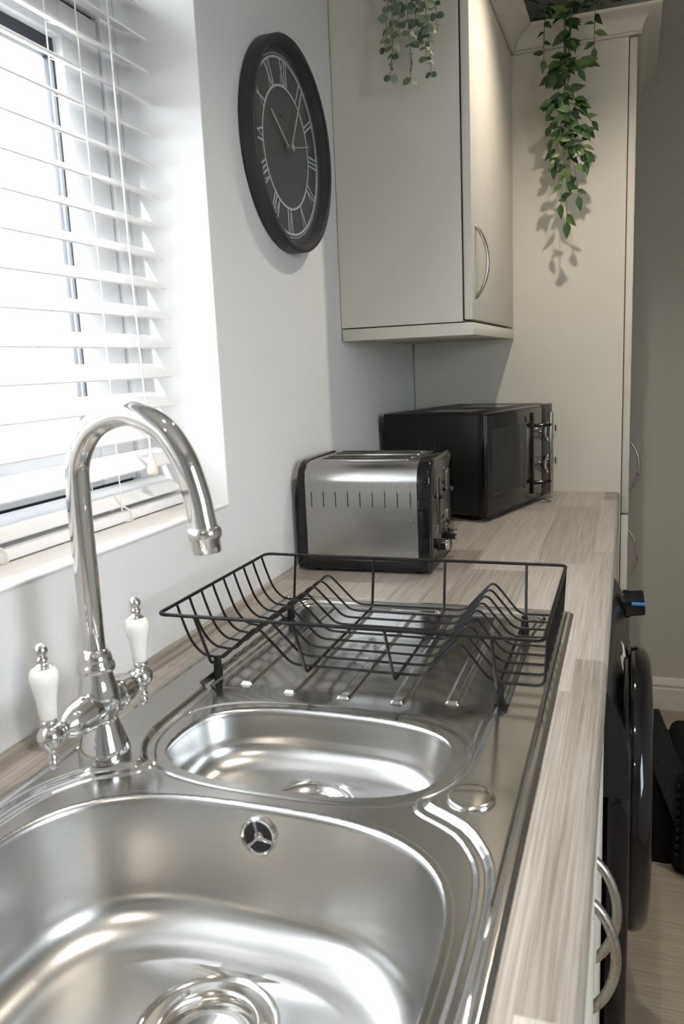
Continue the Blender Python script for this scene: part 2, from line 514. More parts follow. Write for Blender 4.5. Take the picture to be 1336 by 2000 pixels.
# ------------------------------------------------------------------ outside
o = MB().box(-60, 60, -60, 60, -0.62, -0.55).build('ground', 'paving', smooth=0); tag(o, kind='structure')
def house(loc, w_, d_, h_, wallmat, label, rh):
    t = thing('house', label, 'house', loc)
    x, y0, z0 = loc
    b = MB().box(x - d_, x, y0, y0 + w_, z0, z0 + h_); b.build('wall', wallmat, t, smooth=0)
    rb = MB().prism([(x + 0.35, z0 + h_ - 0.05), (x - d_ / 2, z0 + h_ + rh), (x - d_ - 0.35, z0 + h_ - 0.05), (x - d_ - 0.35, z0 + h_ + 0.001), (x - d_ / 2, z0 + h_ + rh + 0.12), (x + 0.35, z0 + h_ + 0.06)], 'y', y0 - 0.3, y0 + w_ + 0.3)
    rb.build('roof', 'house_roof', t, smooth=0)
    n = int(w_ / 2.1)
    for i in range(n):
        yy = y0 + 0.8 + i * 2.1
        for zz in ((0.9,) if h_ < 3.2 else (0.9, 3.2)):
            f = MB().box(x, x + 0.05, yy, yy + 1.2, z0 + zz, z0 + zz + 1.1).build('window', 'upvc', t, smooth=0)
            for q in range(2):
                MB().box(x + 0.05, x + 0.06, yy + 0.07 + q * 0.56, yy + 0.57 + q * 0.56, z0 + zz + 0.07, z0 + zz + 1.03).build('pane', 'house_window', f, smooth=0)
    return t
house((-13.0, 3.0, -0.55), 9.0, 7.0, 2.5, 'house_render', 'pale rendered house across the road, outside the window', 1.2)
house((-15.0, 13.5, -0.55), 11.0, 8.0, 2.6, 'house_brick', 'brown brick house further along the road, outside the window', 1.4)

# ------------------------------------------------------------------ venetian blind
bl = thing('venetian_blind', 'white venetian blind with tilted slats hanging in the window', 'blind', (-0.102, 0.15, WZ0 + 0.003))
BY0, BY1 = WY0 + 0.012, WY1 - 0.010
XC = -0.062
TH = math.radians(27)
def slat_mesh():
    n = 8; V = []; F = []
    top = []; bot = []
    for i in range(n + 1):
        u = -0.025 + 0.05 * i / n
        cr = 0.0028 * (1 - (u / 0.025) ** 2)
        for (lst, dz) in ((top, 0.0013), (bot, -0.0013)):
            x = u * math.cos(TH) + (cr + dz) * math.sin(TH)
            z = -u * math.sin(TH) + (cr + dz) * math.cos(TH)
            lst.append((x, z))
    return top + bot[::-1]
prof = slat_mesh()
slat_z = [1.2069 + 0.0112 + 0.04573 * k for k in range(-2, 18)]
slat_me = None
for z in slat_z:
    if z > WZ1 - 0.06: break
    if slat_me is None:
        so = MB().prism([(x, zz) for x, zz in prof], 'y', BY0 - 0.15, BY1 - 0.15).build('slat', 'slat_white', None, 50)
        slat_me = so.data
        so.parent = bl
    else:
        so = bpy.data.objects.new('slat', slat_me); COL.objects.link(so); so.parent = bl
    so.location = (0, 0, z - bl.location.z)
MB().box(-0.127, -0.075, BY0, BY1, 1.0915, 1.1075, 0.004).build('bottom_rail', 'slat_white', bl)
MB().box(-0.132, -0.072, BY0, BY1, WZ1 - 0.05, WZ1 - 0.004, 0.003).build('head_rail', 'slat_white', bl)
for ly in (0.665, 0.405, -0.05, -0.40):
    b = MB()
    b.tube([(-0.0780, ly, 1.109), (-0.0775, ly, WZ1 - 0.05)], 0.0011, 6)
    b.tube([(-0.1265, ly, 1.109), (-0.1265, ly, WZ1 - 0.05)], 0.0011, 6)
    for z in slat_z:
        if z < WZ1 - 0.06: b.tube([(-0.0780, ly + 0.002, z - 0.0135), (-0.1265, ly + 0.002, z + 0.0085)], 0.0008, 5)
    b.tube(spline([(-0.099, ly, 1.108), (-0.079, ly + 0.004, 1.1145), (-0.070, ly + 0.012, 1.104), (-0.071, ly + 0.014, 1.0935), (-0.080, ly + 0.01, 1.0912)], 6), 0.0012, 6)
    b.build('ladder_cord', 'cord_white', bl)
b = MB().tube([(-0.066, 0.735, 1.18), (-0.068, 0.728, 1.45), (-0.070, 0.726, WZ1 - 0.03)], 0.0015, 6)
b.build('pull_cord', 'cord_white', bl)
MB().lathe([(0.0, 0.034), (0.003, 0.034), (0.004, 0.028), (0.0055, 0.020), (0.0085, 0.009), (0.0085, 0.003), (0.006, 0), (0, 0)], (-0.066, 0.736, 1.152), n=20).build('cord_knob', 'cord_knob', bl)

# ------------------------------------------------------------------ worktop
wt = thing('worktop', 'grey-brown wood-effect laminate worktop running along the window wall', 'worktop', (0.3, 0.5, 0.872))
WYA, WYB = -1.2, 2.104
front = [(0.44, 0.872), (0.594, 0.872), (0.598, 0.874), (0.600, 0.879), (0.600, 0.899), (0.5985, 0.9048), (0.5955, 0.9085), (0.591, 0.91), (0.44, 0.91)]
b = MB()
HX0, HX1, HY0, HY1 = 0.065, 0.537, -0.058, 0.920
b.prism([(x if x > 0.5 else HX1, z) for x, z in front], 'y', WYA, WYB)
b.box(0.001, HX0, WYA, WYB, 0.872, 0.91)
b.box(HX0, HX1, WYA, HY0, 0.872, 0.91)
b.box(HX0, HX1, HY1, WYB, 0.872, 0.91)
b.build('worktop_surface', 'worktop_wood', wt, 30)
b = MB().prism([(0.001, 0.91), (0.0075, 0.91), (0.0075, 0.916), (0.006, 0.918), (0.001, 0.918)], 'y', WYA, WYB)
o = b.build('trim_3', 'worktop_wood', None, 30); tag(o, kind='structure')

# ------------------------------------------------------------------ sink
SX0, SX1, SYN, SYF = 0.0567, 0.5456, -0.07, 0.930
CX = 0.301
sk = thing('kitchen_sink', 'stainless steel one and a half bowl inset sink with ribbed drainer', 'sink', (CX, 0.43, ZW))
hw_pts = [(-0.03, 0.18), (-0.01, 0.215), (0.03, 0.228), (0.12, 0.232), (0.20, 0.231), (0.25, 0.225), (0.28, 0.212), (0.3045, 0.194), (0.3215, 0.168),
          (0.329, 0.156), (0.340, 0.155), (0.352, 0.163), (0.372, 0.174), (0.395, 0.181), (0.42, 0.184), (0.50, 0.184), (0.524, 0.185), (0.533, 0.194), (0.56, 0.195),
          (0.80, 0.196), (0.85, 0.204), (0.88, 0.206)]
right = [(CX + h, y) for y, h in hw_pts]
cap = [(CX + 0.206 - 0.034 * (1 - math.cos(q)), 0.88 + 0.034 * math.sin(q)) for q in (0.35, 0.8, 1.2, PI / 2)]
half = [(p.x, p.y) for p in spline([(x, y, 0) for x, y in right], 2)] + cap
outline = half + [(2 * CX - x, y) for x, y in reversed(half)]
PO = np.array(outline)

def poly_sdf(X, Y, P):
    A = P; B = np.roll(P, -1, 0)
    d = np.full(X.shape, 1e9); inside = np.zeros(X.shape, bool)
    for (ax, ay), (bx, by) in zip(A, B):
        ex, ey = bx - ax, by - ay
        L2 = ex * ex + ey * ey
        if L2 < 1e-14: continue
        t = np.clip(((X - ax) * ex + (Y - ay) * ey) / L2, 0, 1)
        d = np.minimum(d, (X - ax - t * ex) ** 2 + (Y - ay - t * ey) ** 2)
        c = (ay > Y) != (by > Y)
        with np.errstate(divide='ignore', invalid='ignore'):
            xi = ax + (Y - ay) * ex / (ey if ey != 0 else 1e-12)
        inside ^= c & (X < xi)
    d = np.sqrt(d)
    return np.where(inside, d, -d)

def sst(a, b_, x):
    t = np.clip((x - a) / (b_ - a), 0, 1)
    return t * t * (3 - 2 * t)

def superf(X, Y, cx, cy, a, b_, n):
    return (np.abs((X - cx) / a) ** n + np.abs((Y - cy) / b_) ** n) ** (1 / n)

MAIN = (CX, 0.120, 0.206, 0.180, 3.0)
SMALL = (CX, 0.4155, 0.157, 0.092, 2.8)
DECK = 0.9135
WET = DECK - 0.0075
nx, ny = 440, 900
gx = np.linspace(SX0, SX1, nx); gy = np.linspace(SYN, SYF, ny)
X, Y = np.meshgrid(gx, gy)
# outer edge distance (rounded rectangle)
rc = 0.014
qx = np.abs(X - (SX0 + SX1) / 2) - ((SX1 - SX0) / 2 - rc); qy = np.abs(Y - (SYN + SYF) / 2) - ((SYF - SYN) / 2 - rc)
ed = -(np.minimum(np.maximum(qx, qy), 0) + np.hypot(np.maximum(qx, 0), np.maximum(qy, 0)) - rc)
Z = ZW + 0.0003 + (DECK - ZW - 0.0003) * sst(0.0, 0.0045, ed)
Z -= 0.0022 * (sst(0.0095, 0.0115, ed))
Z += 0.0016 * (sst(0.0125, 0.0145, ed))
sdf = poly_sdf(X, Y, PO)
def lin(a, b_, x): return 0.35 * sst(a, b_, x) + 0.65 * np.clip((x - a) / (b_ - a), 0, 1)
Z -= 0.0052 * lin(0.0, 0.0060, sdf) + 0.0022 * lin(0.0125, 0.0152, sdf)
# soft bead outlining the small bowl
fs = superf(X, Y, *SMALL)
ds = (fs - 1) * 0.12
Z -= 0.0009 * np.exp(-((ds - 0.0135) / 0.0022) ** 2)
fm = superf(X, Y, *MAIN)
# drainer falls gently to the bowl
Z -= 0.004 * np.clip((0.86 - Y) / 0.33, 0, 1) * sst(0.0165, 0.05, sdf) * sst(0.512, 0.575, Y)
# ribs
for rx, y0 in ((0.157, 0.566), (0.225, 0.551), (0.2965, 0.5485), (0.364, 0.551), (0.428, 0.567)):
    dx = np.abs(X - rx) - 0.0058; dy = np.maximum(y0 - Y, Y - 0.884)
    dd = np.maximum(dx, dy)
    Z += 0.0040 * (1 - lin(-0.0003, 0.0027, dd))
# pressed bar at the far end
dd = np.maximum(np.abs(X - 0.2975) - 0.036, np.abs(Y - 0.8955) - 0.0045)
Z += 0.0030 * (1 - sst(0.0, 0.004, dd))
V = np.stack([X, Y, Z], -1).reshape(-1, 3)
keep_v = ((fm > 0.985) & (fs > 0.975)).ravel()
idx = np.arange(nx * ny).reshape(ny, nx)
Q = np.stack([idx[:-1, :-1], idx[:-1, 1:], idx[1:, 1:], idx[1:, :-1]], -1).reshape(-1, 4)
edok = (ed >= -0.0015).ravel()
Q = Q[(keep_v[Q]).all(1) & edok[Q].all(1)]
used = np.unique(Q); remap = -np.ones(nx * ny, int); remap[used] = np.arange(len(used))
pyd('drainer_deck', V[used].tolist(), remap[Q].tolist(), 'sink_deck', sk, 60)

def wet_z(px, py):
    return float(Z[np.abs(gy - py).argmin(), np.abs(gx - px).argmin()])

def bowl(name, P, prof, drain, n=160):
    cx, cy, a, b_, e = P
    V = []; F = []
    dcx, dcy, dr = drain
    for (ins, z, mix) in prof:
        for k in range(n):
            q = 2 * PI * k / n
            c, s = math.cos(q), math.sin(q)
            aa, bb = a - ins, b_ - ins
            ee = e
            r = (abs(c / aa) ** ee + abs(s / bb) ** ee) ** (-1 / ee)
            x, y = cx + r * c, cy + r * s
            xd, yd = dcx + dr * c, dcy + dr * s
            V.append((x * (1 - mix) + xd * mix, y * (1 - mix) + yd * mix, z))
    m_ = len(prof)
    for i in range(m_ - 1):
        for k in range(n):
            k2 = (k + 1) % n
            F.append((i * n + k, i * n + k2, (i + 1) * n + k2, (i + 1) * n + k))
    return pyd(name, V, F, 'sink_bowl', sk, 80)

def bowl_prof(zt, zf, zd, rim, wall_in, fil, steps=10):
    pr = [(-0.0055, zt + 0.0003, 0)]
    for j in range(7):                       # rolled rim
        q = PI / 2 * j / 6
        pr.append((-0.003 + rim * math.sin(q), zt + 0.0004 - rim * (1 - math.cos(q)), 0))
    i0 = pr[-1][0]; z0 = pr[-1][1]
    for j in range(1, 9):
        t = j / 8
        pr.append((i0 + wall_in * t, z0 + (zf + fil - z0) * t, 0))
    i1 = pr[-1][0]
    for j in range(1, 13):                   # floor fillet
        q = PI / 2 * j / 12
        pr.append((i1 + fil * 1.15 * (1 - math.cos(q)), zf + fil * (1 - math.sin(q)), 0))
    i2 = pr[-1][0]
    for j in range(1, steps + 1):            # floor falls to the drain
        t = j / steps
        pr.append((i2, zf + (zd - zf) * t, t))
    return pr

ZM = wet_z(CX, 0.312); ZS = wet_z(CX, 0.517)
MD = (0.300, 0.176, 0.0615)
SDR = (0.3015, 0.415, 0.0505)
bowl('main_bowl', MAIN, bowl_prof(ZM, 0.776, 0.770, 0.008, 0.012, 0.040), MD)
bowl('small_bowl', SMALL, bowl_prof(ZS, 0.8395, 0.8375, 0.007, 0.007, 0.030), SDR)
# main strainer
st = MB().lathe([(0.0617, 0.0), (0.060, -0.0022), (0.0565, -0.0026), (0.0555, -0.0008), (0.0535, -0.0004), (0.047, -0.0008), (0.0445, 0.0006), (0.0425, 0.0006), (0.0405, -0.0015), (0.0385, -0.008), (0.0375, -0.012),
                  (0.0355, -0.0125), (0.0345, -0.0095), (0.032, -0.0085), (0.027, -0.010), (0.012, -0.012), (0.008, -0.008), (0.0, -0.006)], (MD[0], MD[1], 0.770), n=96, close=False)
so = st.build('strainer', 'polished_steel', sk, 50)
for k in range(3):
    q = math.radians(20 + 120 * k)
    MB().lathe([(0.004, -0.002), (0.004, 0.001), (0.003, 0.002), (0, 0.0022)], (MD[0] + 0.049 * math.cos(q), MD[1] + 0.049 * math.sin(q), 0.7695), n=16).build('screw', 'chrome', so)
st = MB().lathe([(0.0507, 0.0), (0.049, -0.0015), (0.047, -0.0012), (0.0455, 0.0010), (0.043, 0.0012), (0.040, -0.0006), (0.036, -0.003), (0.034, -0.005), (0.030, -0.004), (0.015, -0.0045), (0.007, -0.002), (0, -0.001)],
                (SDR[0], SDR[1], 0.8375), n=80, close=False)
st.build('strainer', 'polished_steel', sk, 50)
# overflow on the far wall of the main bowl
oy = 0.2905
ov = MB().lathe([(0.0185, -0.004), (0.0185, 0.0012), (0.0168, 0.0026), (0.0148, 0.0020), (0.0140, 0.0004)], (0.3015, oy, 0.8765), (0, -1, 0.14), 40, close=False).build('overflow', 'chrome', sk)
MB().lathe([(0.0150, -0.0010), (0.0150, 0.0006), (0, 0.0006)], (0.3015, oy, 0.8765), (0, -1, 0.14), 32, close=False).build('overflow_hole', 'slot_dark', ov)
b = MB().lathe([(0.0048, -0.003), (0.0048, 0.001), (0.0035, 0.0022), (0, 0.0025)], (0.3015, oy, 0.8765), (0, -1, 0.14), 20)
for q in (105, 225, 345):
    q = math.radians(q)
    b.tube([(0.3015, oy - 0.0012, 0.8765), (0.3015 + 0.0145 * math.cos(q), oy - 0.0012 + 0.0145 * math.sin(q) * 0.14, 0.8765 + 0.0145 * math.sin(q))], 0.0016, 8)
b.build('overflow_spider', 'chrome', ov)
# tap-hole cover
MB().lathe([(0.0222, 0.0), (0.0222, 0.0022), (0.0205, 0.0036), (0.0185, 0.0038), (0, 0.0041)], (0.4912, 0.3440, wet_z(0.4912, 0.344) - 0.0003), n=48).build('tap_hole_cover', 'polished_steel', sk, 60)

# ------------------------------------------------------------------ mixer tap
TX, TY = 0.1065, 0.3325
TZ = wet_z(TX, TY)
tp = thing('mixer_tap', 'chrome swan-neck mixer tap with two white porcelain lever handles', 'tap', (TX, TY, TZ))
MB().lathe([(0.0268, 0), (0.0272, 0.004), (0.0268, 0.009), (0.0245, 0.016), (0.0205, 0.029), (0.0172, 0.040), (0.0165, 0.044), (0.0190, 0.048), (0.0212, 0.054), (0.0215, 0.062), (0.0208, 0.070), (0.0185, 0.080), (0.0166, 0.088), (0.0158, 0.094)],
           (TX, TY, TZ), n=40).build('tap_body', 'chrome', tp, 60)
MB().lathe([(0.0150, 0.094), (0.0188, 0.0945), (0.0195, 0.098), (0.0188, 0.102), (0.0168, 0.104), (0.0172, 0.107), (0.0160, 0.112), (0.0130, 0.116), (0.0115, 0.118)], (TX, TY, TZ), n=40).build('collar', 'chrome', tp, 60)
sp = spline([(TX, TY, TZ + 0.10), (TX, TY, 1.10), (TX, TY, 1.190), (TX + 0.005, TY, 1.228), (TX + 0.026, TY, 1.257), (TX + 0.062, TY, 1.269), (TX + 0.098, TY, 1.257), (TX + 0.120, TY, 1.229), (TX + 0.132, TY, 1.193), (TX + 0.1365, TY, 1.166), (TX + 0.138, TY, 1.158)], 10)
rad = [0.0115 + 0.0018 * (i / len(sp)) for i in range(len(sp))]
so = MB().tube(sp, rad, 28).build('spout', 'chrome', tp, 60)
MB().lathe([(0.0125, 0.002), (0.0155, 0.0), (0.0162, -0.004), (0.0158, -0.009), (0.0140, -0.011), (0.0138, -0.022), (0.0128, -0.0235), (0.0105, -0.0235), (0.0102, -0.019), (0, -0.019)], (TX + 0.138, TY, 1.160), (-0.06, 0, 1), 36).build('nozzle', 'chrome', so, 50)
VZ = 0.970
for sgn in (-1, 1):
    ax = (0.05 * -sgn * 0, sgn, 0)
    v = MB().lathe([(0.0165, 0.0), (0.0165, 0.012), (0.0172, 0.023), (0.0186, 0.0235), (0.0190, 0.026), (0.0186, 0.0285), (0.0182, 0.030), (0.0178, 0.038), (0.0158, 0.047), (0.0116, 0.0555), (0.0085, 0.0595), (0.0102, 0.061), (0.0102, 0.0645), (0.007, 0.066)], (TX, TY, VZ), ax, 36)
    vo = v.build('valve', 'chrome', tp, 60)
    by = TY + sgn * 0.0775
    prof_b = [(0, -0.0335), (0.0035, -0.0325), (0.0048, -0.029), (0.0040, -0.0255), (0.0034, -0.024), (0.0052, -0.022), (0.0052, -0.020), (0.0040, -0.0185), (0.0045, -0.0155)]
    prof_b += [(0.0127 * math.sin(PI * j / 12), -0.0127 * math.cos(PI * j / 12)) for j in range(2, 11)]
    prof_b += [(0.0068, 0.0125), (0.0082, 0.0145), (0.0082, 0.0165), (0.0066, 0.018), (0, 0.018)]
    ho = MB().lathe(prof_b, (TX, by, VZ), n=32).build('lever_ball', 'chrome', vo, 60)
    MB().lathe([(0.0072, 0.0178), (0.0080, 0.0190), (0.0088, 0.030), (0.0104, 0.042), (0.0126, 0.0515), (0.0137, 0.0575), (0.0136, 0.0615), (0.0124, 0.0655), (0.0104, 0.0682), (0.0085, 0.0692), (0, 0.0692)], (TX, by, VZ + 0.0005), n=36).build('porcelain_grip', 'porcelain', vo, 60)
    pf = [(0.0092, 0.069), (0.0095, 0.0705), (0.0060, 0.072), (0.0042, 0.074), (0.0055, 0.0765), (0.0055, 0.0785), (0.0038, 0.080)]
    pf += [(0.0064 * math.sin(PI * j / 10), 0.0862 - 0.0064 * math.cos(PI * j / 10)) for j in range(2, 11)]
    MB().lathe(pf, (TX, by, VZ), n=28).build('finial', 'chrome', vo, 60)

# ------------------------------------------------------------------ dish rack
RX0, RX1, RY0, RY1, RZ = 0.060, 0.5385, 0.523, 0.855, 1.0045
BZ = 0.9335
dr = thing('dish_rack', 'black wire dish rack standing on the sink drainer', 'dish rack', (0.30, 0.69, wet_z(0.48, 0.60)))
MB().tube(round_path([(RX0, RY0, RZ), (RX1, RY0, RZ), (RX1, RY1, RZ), (RX0, RY1, RZ)], 0.012, 5, True), 0.0024, 10, True).build('rim', 'black_wire', dr)
WIRE_Y = [0.570 + i * (0.836 - 0.570) / 8 for i in range(9)]
prf = [(RX0, RZ), (RX0 + 0.006, 0.985), (RX0 + 0.018, 0.955), (RX0 + 0.034, 0.938), (RX0 + 0.052, 0.9345)]
w0 = spline([(x, 0, z) for x, z in prf], 5)
base_pts = [(p.x, 0, p.z) for p in w0]
ridge = round_path([(0.112, 0, BZ + 0.001), (0.124, 0, BZ + 0.001), (0.175, 0, 0.981), (0.222, 0, BZ), (0.393, 0, BZ), (0.436, 0, 0.981), (0.474, 0, BZ), (0.535, 0, BZ), (RX1 + 0.0005, 0, RZ)], 0.011, 5)
full = base_pts + [tuple(p) for p in ridge[1:]]
wme = None
for y in WIRE_Y:
    if wme is None:
        wo = MB().tube(full, 0.0018, 8).build('wire', 'black_wire', None); wme = wo.data
        wo.parent = dr
    else:
        wo = bpy.data.objects.new('wire', wme); COL.objects.link(wo); wo.parent = dr
    wo.location = (-0.30, y - 0.69, -dr.location.z)
for i, x in enumerate((0.1125, 0.2455, 0.3595, 0.482)):
    b = MB().tube(round_path([(x, RY0, RZ), (x + 0.001, 0.556, BZ - 0.0035), (x + 0.001, 0.836, BZ - 0.0035), (x, RY1, RZ)], 0.008, 4), 0.0021, 8)
    so = b.build('support_wire', 'black_wire', dr)
    if i in (0, 3):
        for fy in (0.572, 0.822):
            fz = wet_z(x, fy)
            MB().lathe([(0.0058, fz), (0.0062, fz + 0.002), (0.0052, BZ - 0.006), (0.0045, BZ + 0.001), (0, BZ + 0.0012)], (x + 0.001, fy, 0), n=16).build('foot', 'rubber', so)

# ------------------------------------------------------------------ toaster (local: x width, y depth, z up; near-left-bottom corner region)
TW, TD, TH_ = 0.264, 0.226, 0.215
tr = thing('toaster', 'stainless steel four-slice toaster with black ends on the worktop', 'toaster', (0.147, 1.215, ZW), math.radians(1.0), local=True)
x0, x1, y0, y1 = -TW / 2, TW / 2, -TD / 2, TD / 2
cap_l, cap_r = 0.016, 0.026
def uprof(inset, z0, ztop, r):
    a, bb = y0 + inset, y1 - inset
    pts = [(a, z0)]
    for j in range(9):
        q = PI - PI / 2 * j / 8
        pts.append((a + r + r * math.cos(q), ztop - r + r * math.sin(q)))
    for j in range(9):
        q = PI / 2 - PI / 2 * j / 8
        pts.append((bb - r + r * math.cos(q), ztop - r + r * math.sin(q)))
    pts.append((bb, z0))
    return pts
so = MB().prism(uprof(0.002, 0.028, TH_ - 0.001, 0.040), 'x', x0 + cap_l, x1 - cap_r).build('steel_shell', 'toaster_steel', tr, 30)
n_s = 9
for k in range(n_s):
    xx = x0 + cap_l + 0.0135 + k * (TW - cap_l - cap_r - 0.027) / (n_s - 1)
    MB().box(xx - 0.0008, xx + 0.0008, y0 + 0.0012, y0 + 0.004, 0.128, 0.157, 0.0003, 1).build('vent_slit', 'slot_dark', so, 0)
    MB().box(xx - 0.0005, xx + 0.0005, y0 + 0.00175, y0 + 0.004, 0.157, 0.174, 0.0002, 1).build('crease', 'toaster_steel', so, 0)
    MB().lathe([(0.0016, 0), (0.0013, 0.0007), (0, 0.001)], (xx, y0 + 0.002, 0.105 if (k < 3 or k > 5) else 0.126), (0, -1, 0), 10).build('rivet', 'polished_steel', so)
def endcap(name, xa, xb):
    P = uprof(-0.001, 0.026, TH_ + 0.0015, 0.044)
    bm = bmesh.new()
    vs = [bm.verts.new((xa, p[0], p[1])) for p in P]
    f = bm.faces.new(vs)
    ex = bmesh.ops.extrude_face_region(bm, geom=[f])
    for v in [g for g in ex['geom'] if isinstance(g, bmesh.types.BMVert)]: v.co.x = xb
    bmesh.ops.recalc_face_normals(bm, faces=bm.faces[:])
    ee = [e for e in bm.edges if abs(e.verts[0].co.x - e.verts[1].co.x) < 1e-6 and abs(e.verts[0].co.x - (x0 if name == 'end_cap_l' else x1)) < 0.002]
    bmesh.ops.bevel(bm, geom=ee, offset=0.007, segments=4, profile=0.5, affect='EDGES')
    me = bpy.data.meshes.new('end_cap'); bm.to_mesh(me); bm.free()
    return link_mesh('end_cap', me, 'black_gloss', tr, 40)
endcap('end_cap_l', x0 + cap_l, x0)
er = endcap('end_cap_r', x1 - cap_r, x1)
MB().box(x0 + 0.004, x1 - 0.004, y0 + 0.002, y1 - 0.002, 0.004, 0.029, 0.006, 3).build('base', 'black_plastic', tr)
for fx in (x0 + 0.03, x1 - 0.03):
    for fy in (y0 + 0.025, y1 - 0.025):
        MB().lathe([(0.009, 0), (0.010, 0.005)], (fx, fy, 0), n=16).build('foot', 'rubber', tr)
for k, yy in enumerate((-0.062, -0.026, 0.026, 0.062)):
    f = MB()
    pts = rrect(x0 + cap_l + 0.018, x1 - cap_r - 0.02, yy - 0.0145, yy + 0.0145, 0.010)
    f.prism(pts, 'z', TH_ - 0.002, TH_ + 0.0006)
    fo = f.build('slot_surround', 'polished_steel', tr)
    f = MB(); f.prism(rrect(x0 + cap_l + 0.022, x1 - cap_r - 0.024, yy - 0.011, yy + 0.011, 0.008), 'z', TH_ - 0.002, TH_ + 0.0009)
    f.build('bread_slot', 'slot_dark', fo)
for yy in (-0.048, 0.048):
    f = MB().prism(rrect(yy - 0.0105, yy + 0.0105, 0.062, 0.182, 0.0104), 'x', x1 - 0.002, x1 + 0.0022)
    fo = f.build('lever_trim', 'chrome', er)
    f = MB().prism(rrect(yy - 0.0080, yy + 0.0080, 0.0645, 0.1795, 0.0079), 'x', x1 - 0.002, x1 + 0.0026)
    f.build('lever_slot', 'slot_dark', er)
    MB().box(x1 + 0.002, x1 + 0.010, yy - 0.010, yy + 0.010, 0.136, 0.144, 0.003).build('lever', 'black_plastic', er)
    k = MB().lathe([(0.013, 0), (0.013, 0.003), (0.0105, 0.004), (0.0105, 0.017), (0.0095, 0.0185), (0, 0.0185)], (x1 - 0.001, yy, 0.046), (1, 0, 0), 28).build('knob', 'black_plastic', er)
    MB().lathe([(0.0112, 0.0155), (0.0112, 0.019), (0.010, 0.0198), (0, 0.0198)], (x1 - 0.001, yy, 0.046), (1, 0, 0), 28).build('knob_cap', 'chrome', k)
for j in range(3):
    MB().box(x1 - 0.002, x1 + 0.0012, -0.012, 0.012, 0.060 + j * 0.014, 0.070 + j * 0.014, 0.002).build('push_button', 'black_plastic', er)

# ------------------------------------------------------------------ microwave (local: y width, front faces +x)
MW, MDp, MH = 0.420, 0.293, 0.265
mo = thing('microwave', 'black countertop microwave turned towards the camera in the worktop corner', 'microwave', (0.300, 1.608, ZW), math.asin(-0.287), local=True)
body = MB().box(-MDp, -0.022, 0.004, MW - 0.004, 0.014, MH, 0.004).build('body', 'black_body', mo)
for fx in (-0.25, -0.05):
    for fy in (0.03, MW - 0.03):
        MB().lathe([(0.011, 0), (0.013, 0.015)], (fx, fy, 0), n=16).build('foot', 'rubber', mo)
DW = 0.345
dob = MB().box(-0.022, -0.002, 0.0, DW, 0.012, MH, 0.004, 3).build('door', 'black_gloss', mo)
MB().box(-0.004, 0.0, 0.006, DW - 0.004, 0.018, MH - 0.006, 0.0015, 2).build('door_glass', 'black_glass', dob)
MB().box(-0.003, 0.0006, 0.030, DW - 0.068, 0.062, MH - 0.040, 0.0004, 1).build('window', 'black_glass', dob)
MB().box(-0.003, 0.0030, DW - 0.072, DW - 0.062, 0.030, MH - 0.016, 0.001).build('door_edge_strip', 'black_plastic', dob)
ho = MB().box(0.026, 0.036, DW - 0.022, DW - 0.008, 0.026, MH - 0.018, 0.003).build('handle', 'satin_nickel', dob)
for zz in (0.060, MH - 0.052):
    MB().tube([(-0.001, DW - 0.058, zz), (0.020, DW - 0.050, zz), (0.031, DW - 0.015, zz)], 0.0055, 12).build('handle_mount', 'black_gloss', ho)
cp = MB().box(-0.022, -0.001, DW + 0.001, MW, 0.012, MH, 0.004, 3).build('control_panel', 'black_gloss', mo)
for zz in (0.100, 0.190):
    k = MB().lathe([(0.027, 0), (0.027, 0.003), (0.021, 0.005), (0.020, 0.021), (0.018, 0.023), (0, 0.023)], (-0.001, DW + 0.040, zz), (1, 0, 0), 36).build('dial', 'chrome', cp)
    MB().box(0.0215, 0.0235, DW + 0.038, DW + 0.042, zz, zz + 0.017, 0.0006, 1).build('pointer', 'black_plastic', k)
for yy in (0.05, 0.23):
    MB().box(-0.20, -0.07, yy, yy + 0.11, MH - 0.001, MH + 0.0009, 0.0006, 1).build('top_panel', 'black_gloss', body)
for j in range(12):
    MB().box(-0.22 + j * 0.008, -0.217 + j * 0.008, 0.0032, 0.006, 0.17, 0.215, 0.0005, 1).build('side_vent', 'slot_dark', body)

# ------------------------------------------------------------------ wall clock
CYC, CZC, CRad = 1.161, 1.706, 0.187
ck = thing('wall_clock', 'round black wall clock with grey Roman numerals beside the window', 'clock', (0.0, CYC, CZC))
MB().lathe([(CRad - 0.004, 0.001), (CRad, 0.004), (CRad, 0.0275), (CRad - 0.002, 0.030), (CRad - 0.0100, 0.030), (CRad - 0.0125, 0.0285), (CRad - 0.0128, 0.0262)], (0, CYC, CZC), (1, 0, 0), 120, close=False).build('rim', 'clock_rim', ck, 40)
fc = MB().lathe([(CRad - 0.004, 0.0015), (CRad - 0.004, 0.020), (CRad - 0.0122, 0.0266), (CRad - 0.0132, 0.0264), (CRad - 0.0138, 0.0085), (0, 0.0085)], (0, CYC, CZC), (1, 0, 0), 120, close=True).build('dial_face', 'clock_face', ck, 30)
def ring(name, r0, r1):
    MB().lathe([(r0, 0.0085), (r0, 0.0091), (r1, 0.0091), (r1, 0.0085)], (0, CYC, CZC), (1, 0, 0), 120, close=False).build(name, 'clock_print', fc, 30)
ring('chapter_ring', 0.1045, 0.1085); ring('chapter_ring', 0.1505, 0.1545); ring('minute_ring', 0.1575, 0.1590)
FXP = 0.0086
def bar(mb, p, q, wd, x0, x1):
    p = Vector((p[0], p[1])); q = Vector((q[0], q[1])); d = (q - p).normalized(); nn = Vector((-d.y, d.x)) * wd / 2
    mb.prism([tuple(p + nn), tuple(q + nn), tuple(q - nn), tuple(p - nn)], 'x', x0, x1)
